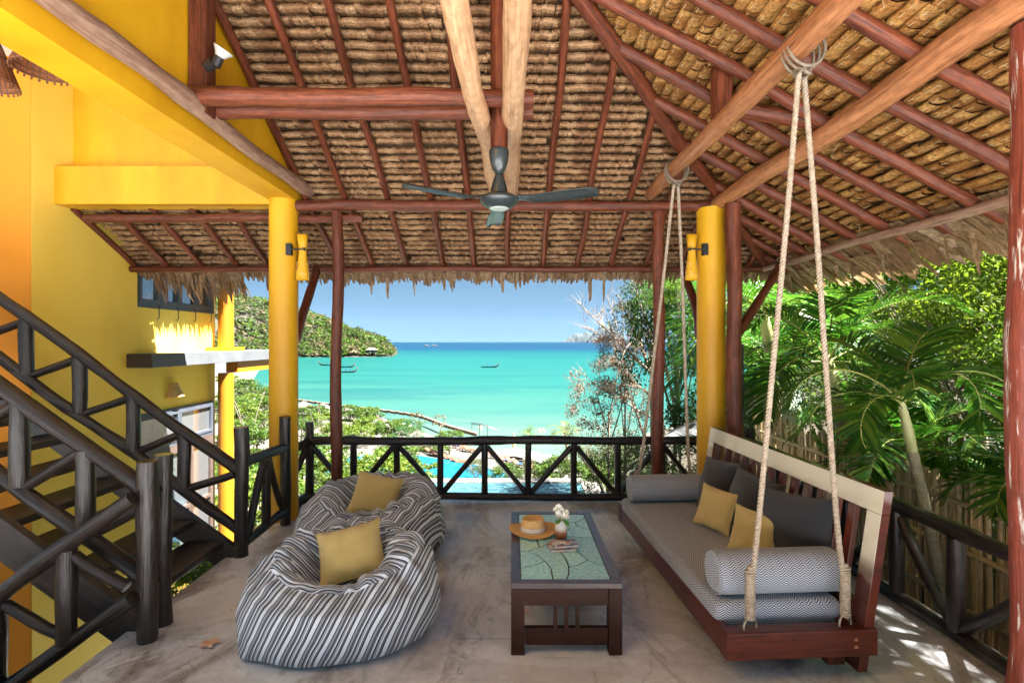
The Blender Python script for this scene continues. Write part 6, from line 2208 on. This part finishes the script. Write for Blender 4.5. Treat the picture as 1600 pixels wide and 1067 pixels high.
longtail('long wooden boat left of the slim post, near the headland', 513, 571, 10, 180)
longtail('long wooden boat just right of the slim post', 541, 574, 8, 8)
longtail('long wooden boat lowest and right of the slim post', 545, 582, 6.5, 12)
gdb = 'white boats far out near the horizon'
for (px, w_) in ((667, 'left'), (679, 'right')):
    p = at(px, 541.5, 1400); p.z = SEAZ
    t = thing('distant_boat', 'tiny white boat far out on the dark blue sea, ' + w_ + ' one', 'boat', p, 0, gdb)
    MB().add([(-7, -1.5, 0), (8, 0, 0), (-7, 1.5, 0), (-7, -2, 1.8), (10, 0, 2.6), (-7, 2, 1.8)], [(0, 1, 4, 3), (1, 2, 5, 4), (2, 0, 3, 5), (3, 4, 5)]).build('hull', m_canvas, t, local=True)
    MB().box((-2, 0, 3), (7, 2.6, 2.4)).build('cabin', m_canvas, t, local=True)

# ================================================================== HEADLAND AND FAR ISLANDS
def head_h(x, y):
    x = x + .27 * np.clip(y - 425, 0, 400)                    # the cape falls away behind its tip
    t = np.clip((-94 - x) / 250, 0, 1.4)
    edge = 402 + 6 * np.sin(x * .05) + np.clip((-190 - x), 0, 400) * -.12
    q = smooth((y - edge) / (95 + 40 * t))
    n = 3.0 * np.sin(x * .045 + y * .03) + 2.2 * np.sin(x * .11 - y * .06)
    tip = smooth((-90 - x) / 16)
    return -12.5 + (8 + 80 * t + n) * q * tip
hx, hy = np.arange(-520, -80, 5.0), np.arange(350, 640, 6.0)
HX, HY = np.meshgrid(hx, hy)
HZ = head_h(HX, HY)
m = MB()
nx = len(hx)
m.add(np.stack([HX, HY, HZ], -1).reshape(-1, 3).tolist(), [(j * nx + i, j * nx + i + 1, (j + 1) * nx + i + 1, (j + 1) * nx + i) for j in range(len(hy) - 1) for i in range(nx - 1)], None, True)
tag(m.build('headland', m_shorerock), kind='structure')
gen = np.random.default_rng(77)
unit = [leaf_cloud(110, .42, (1, 1, .8), 9, 300 + k, hollow=.5, spread=.5) for k in range(4)]
bins = {0: [], 1: [], 2: []}
for i in range(8500):
    x, y = (gen.uniform(-470, -92) if i % 4 else gen.uniform(-180, -91)), gen.uniform(396, 610)
    z = float(head_h(x, y))
    if z < -10.6: continue
    s_ = gen.uniform(1.8, 3.9) * (1.0 if gen.random() < .93 else 1.5)
    kd = 0 if gen.random() < .45 + .25 * math.sin(x * .06 + y * .045) else (1 if gen.random() < .58 else 2)
    bins[kd].append(unit[i % 4] * s_ + np.array([x, y, z + s_ * .55]))
for kd, (nm, mt) in enumerate((('hillside_forest', L_olive), ('hillside_forest', L_mid), ('hillside_forest', L_dry))):
    if bins[kd]:
        o = link(nm, cloud_mesh(nm, np.concatenate(bins[kd]), 4, mt))
        tag(o, ('olive green forest covering the headland across the bay', 'brighter green trees mixed into the headland forest', 'dry brownish trees mixed into the headland forest')[kd], 'forest', kind='stuff')
# a small pale house on the headland
hp_ = Vector((-117, 427, float(head_h(-117, 427)) + 3.5))
t = thing('hillside_house', 'tiny pale house among the trees on the headland', 'house', hp_)
MB().box(hp_, (7, 5, 3)).build('wall', m_deck, t)
MB().add([hp_ + Vector(q) for q in ((-4.6, -3.4, 1.5), (4.6, -3.4, 1.5), (4.6, 3.4, 1.5), (-4.6, 3.4, 1.5), (-2, 0, 3.6), (2, 0, 3.6))], [(0, 1, 5, 4), (2, 3, 4, 5), (1, 2, 5), (3, 0, 4), (3, 2, 1, 0)]).build('roof', m_thdark, t)
# karst islands
def island(label, px0, px1, Yv, hts, seed):
    t0_ = (px0 + px1) / 2
    n_, k_ = 60, 16
    x0, x1 = (px0 - 800) / F * Yv, (px1 - 800) / F * Yv
    V = []
    for j in range(k_ + 1):
        for i in range(n_ + 1):
            u, v = i / n_, j / k_
            e = np.interp(u, np.linspace(0, 1, len(hts)), hts) / F * Yv
            rg_ = 1 + .22 * mnoise.noise(Vector((u * 14, v * 4, seed))) + .12 * mnoise.noise(Vector((u * 40, v * 9, seed)))
            sh = math.sin(math.pi * min(1, v * 1.0)) ** .45
            V.append((x0 + (x1 - x0) * u, Yv + (v - .5) * (x1 - x0) * .5 + 20 * mnoise.noise(Vector((u * 9, v * 9, 5))), SEAZ - 3 + (e + 12.75) * sh * rg_))
    fs = [(j * (n_ + 1) + i, j * (n_ + 1) + i + 1, (j + 1) * (n_ + 1) + i + 1, (j + 1) * (n_ + 1) + i) for j in range(k_) for i in range(n_)]
    tag(MB().add(V, fs, None, True).build('karst_island', m_rock), label, 'island', 'far rocky islands')
island('long low blue grey rocky island on the horizon', 878, 935, 8600, [0, 3, 8, 11, 13, 12, 15, 12, 10, 9], 3)
island('taller blue grey rocky island behind the bare branches', 918, 975, 8000, [2, 10, 17, 22, 25, 24, 20, 18, 15, 8], 8)

# ---- pavilion and path glimpsed behind the palms
pv = thing('white_pavilion', 'small white walled building with a red roof glimpsed behind the palms', 'building', (6.2, 13.2, -2.4))
MB().box2((5.4, 12.5, -3.2), (7.0, 13.8, .55)).build('wall', m_white, pv)
MB().add([(5.2, 12.3, .55), (7.2, 12.3, .55), (7.2, 14, .55), (5.2, 14, .55), (6.2, 13.1, 1.0)], [(0, 1, 4), (1, 2, 4), (2, 3, 4), (3, 0, 4), (3, 2, 1, 0)]).build('roof', m_red, pv)
ln = thing('post_lantern', 'dark post with three stacked white lantern panes right of the knotty post', 'lantern', (2.5, 5.62, 1.2))
MB().box2((2.49, 5.63, -.02), (2.55, 5.68, 1.72)).build('post', m_black, ln)
for k in range(3):
    MB().box2((2.405, 5.64, 1.31 + k * .13), (2.487, 5.67, 1.42 + k * .13)).build('pane', m_canvas, ln)
pt = MB()
pt.add([(5.0, 8.4, -.46), (6.1, 8.2, -.28), (9.5, 11.0, .9), (8.6, 11.6, .8), (5.0, 8.4, -.66), (6.1, 8.2, -.48), (9.5, 11.0, .7), (8.6, 11.6, .6)],
       [(0, 1, 2, 3), (7, 6, 5, 4), (0, 4, 5, 1), (1, 5, 6, 2), (2, 6, 7, 3), (3, 7, 4, 0)])
tag(pt.build('path', m_deck), kind='structure')

# ================================================================== the air between here and the islands
m_haze = bpy.data.materials.new('haze')
m_haze.use_nodes = True
m_haze.node_tree.nodes.clear()
hz_o = m_haze.node_tree.nodes.new('ShaderNodeOutputMaterial')
hz_v = m_haze.node_tree.nodes.new('ShaderNodeVolumePrincipled')
hz_v.inputs['Color'].default_value = (.60, .80, 1.0, 1)
hz_v.inputs['Density'].default_value = 0.000005
m_haze.node_tree.links.new(hz_v.outputs[0], hz_o.inputs['Volume'])
hzo = MB().box2((-16500, -60, -17), (16500, 11000, 420)).build('haze', m_haze)
hzo['kind'] = 'stuff'
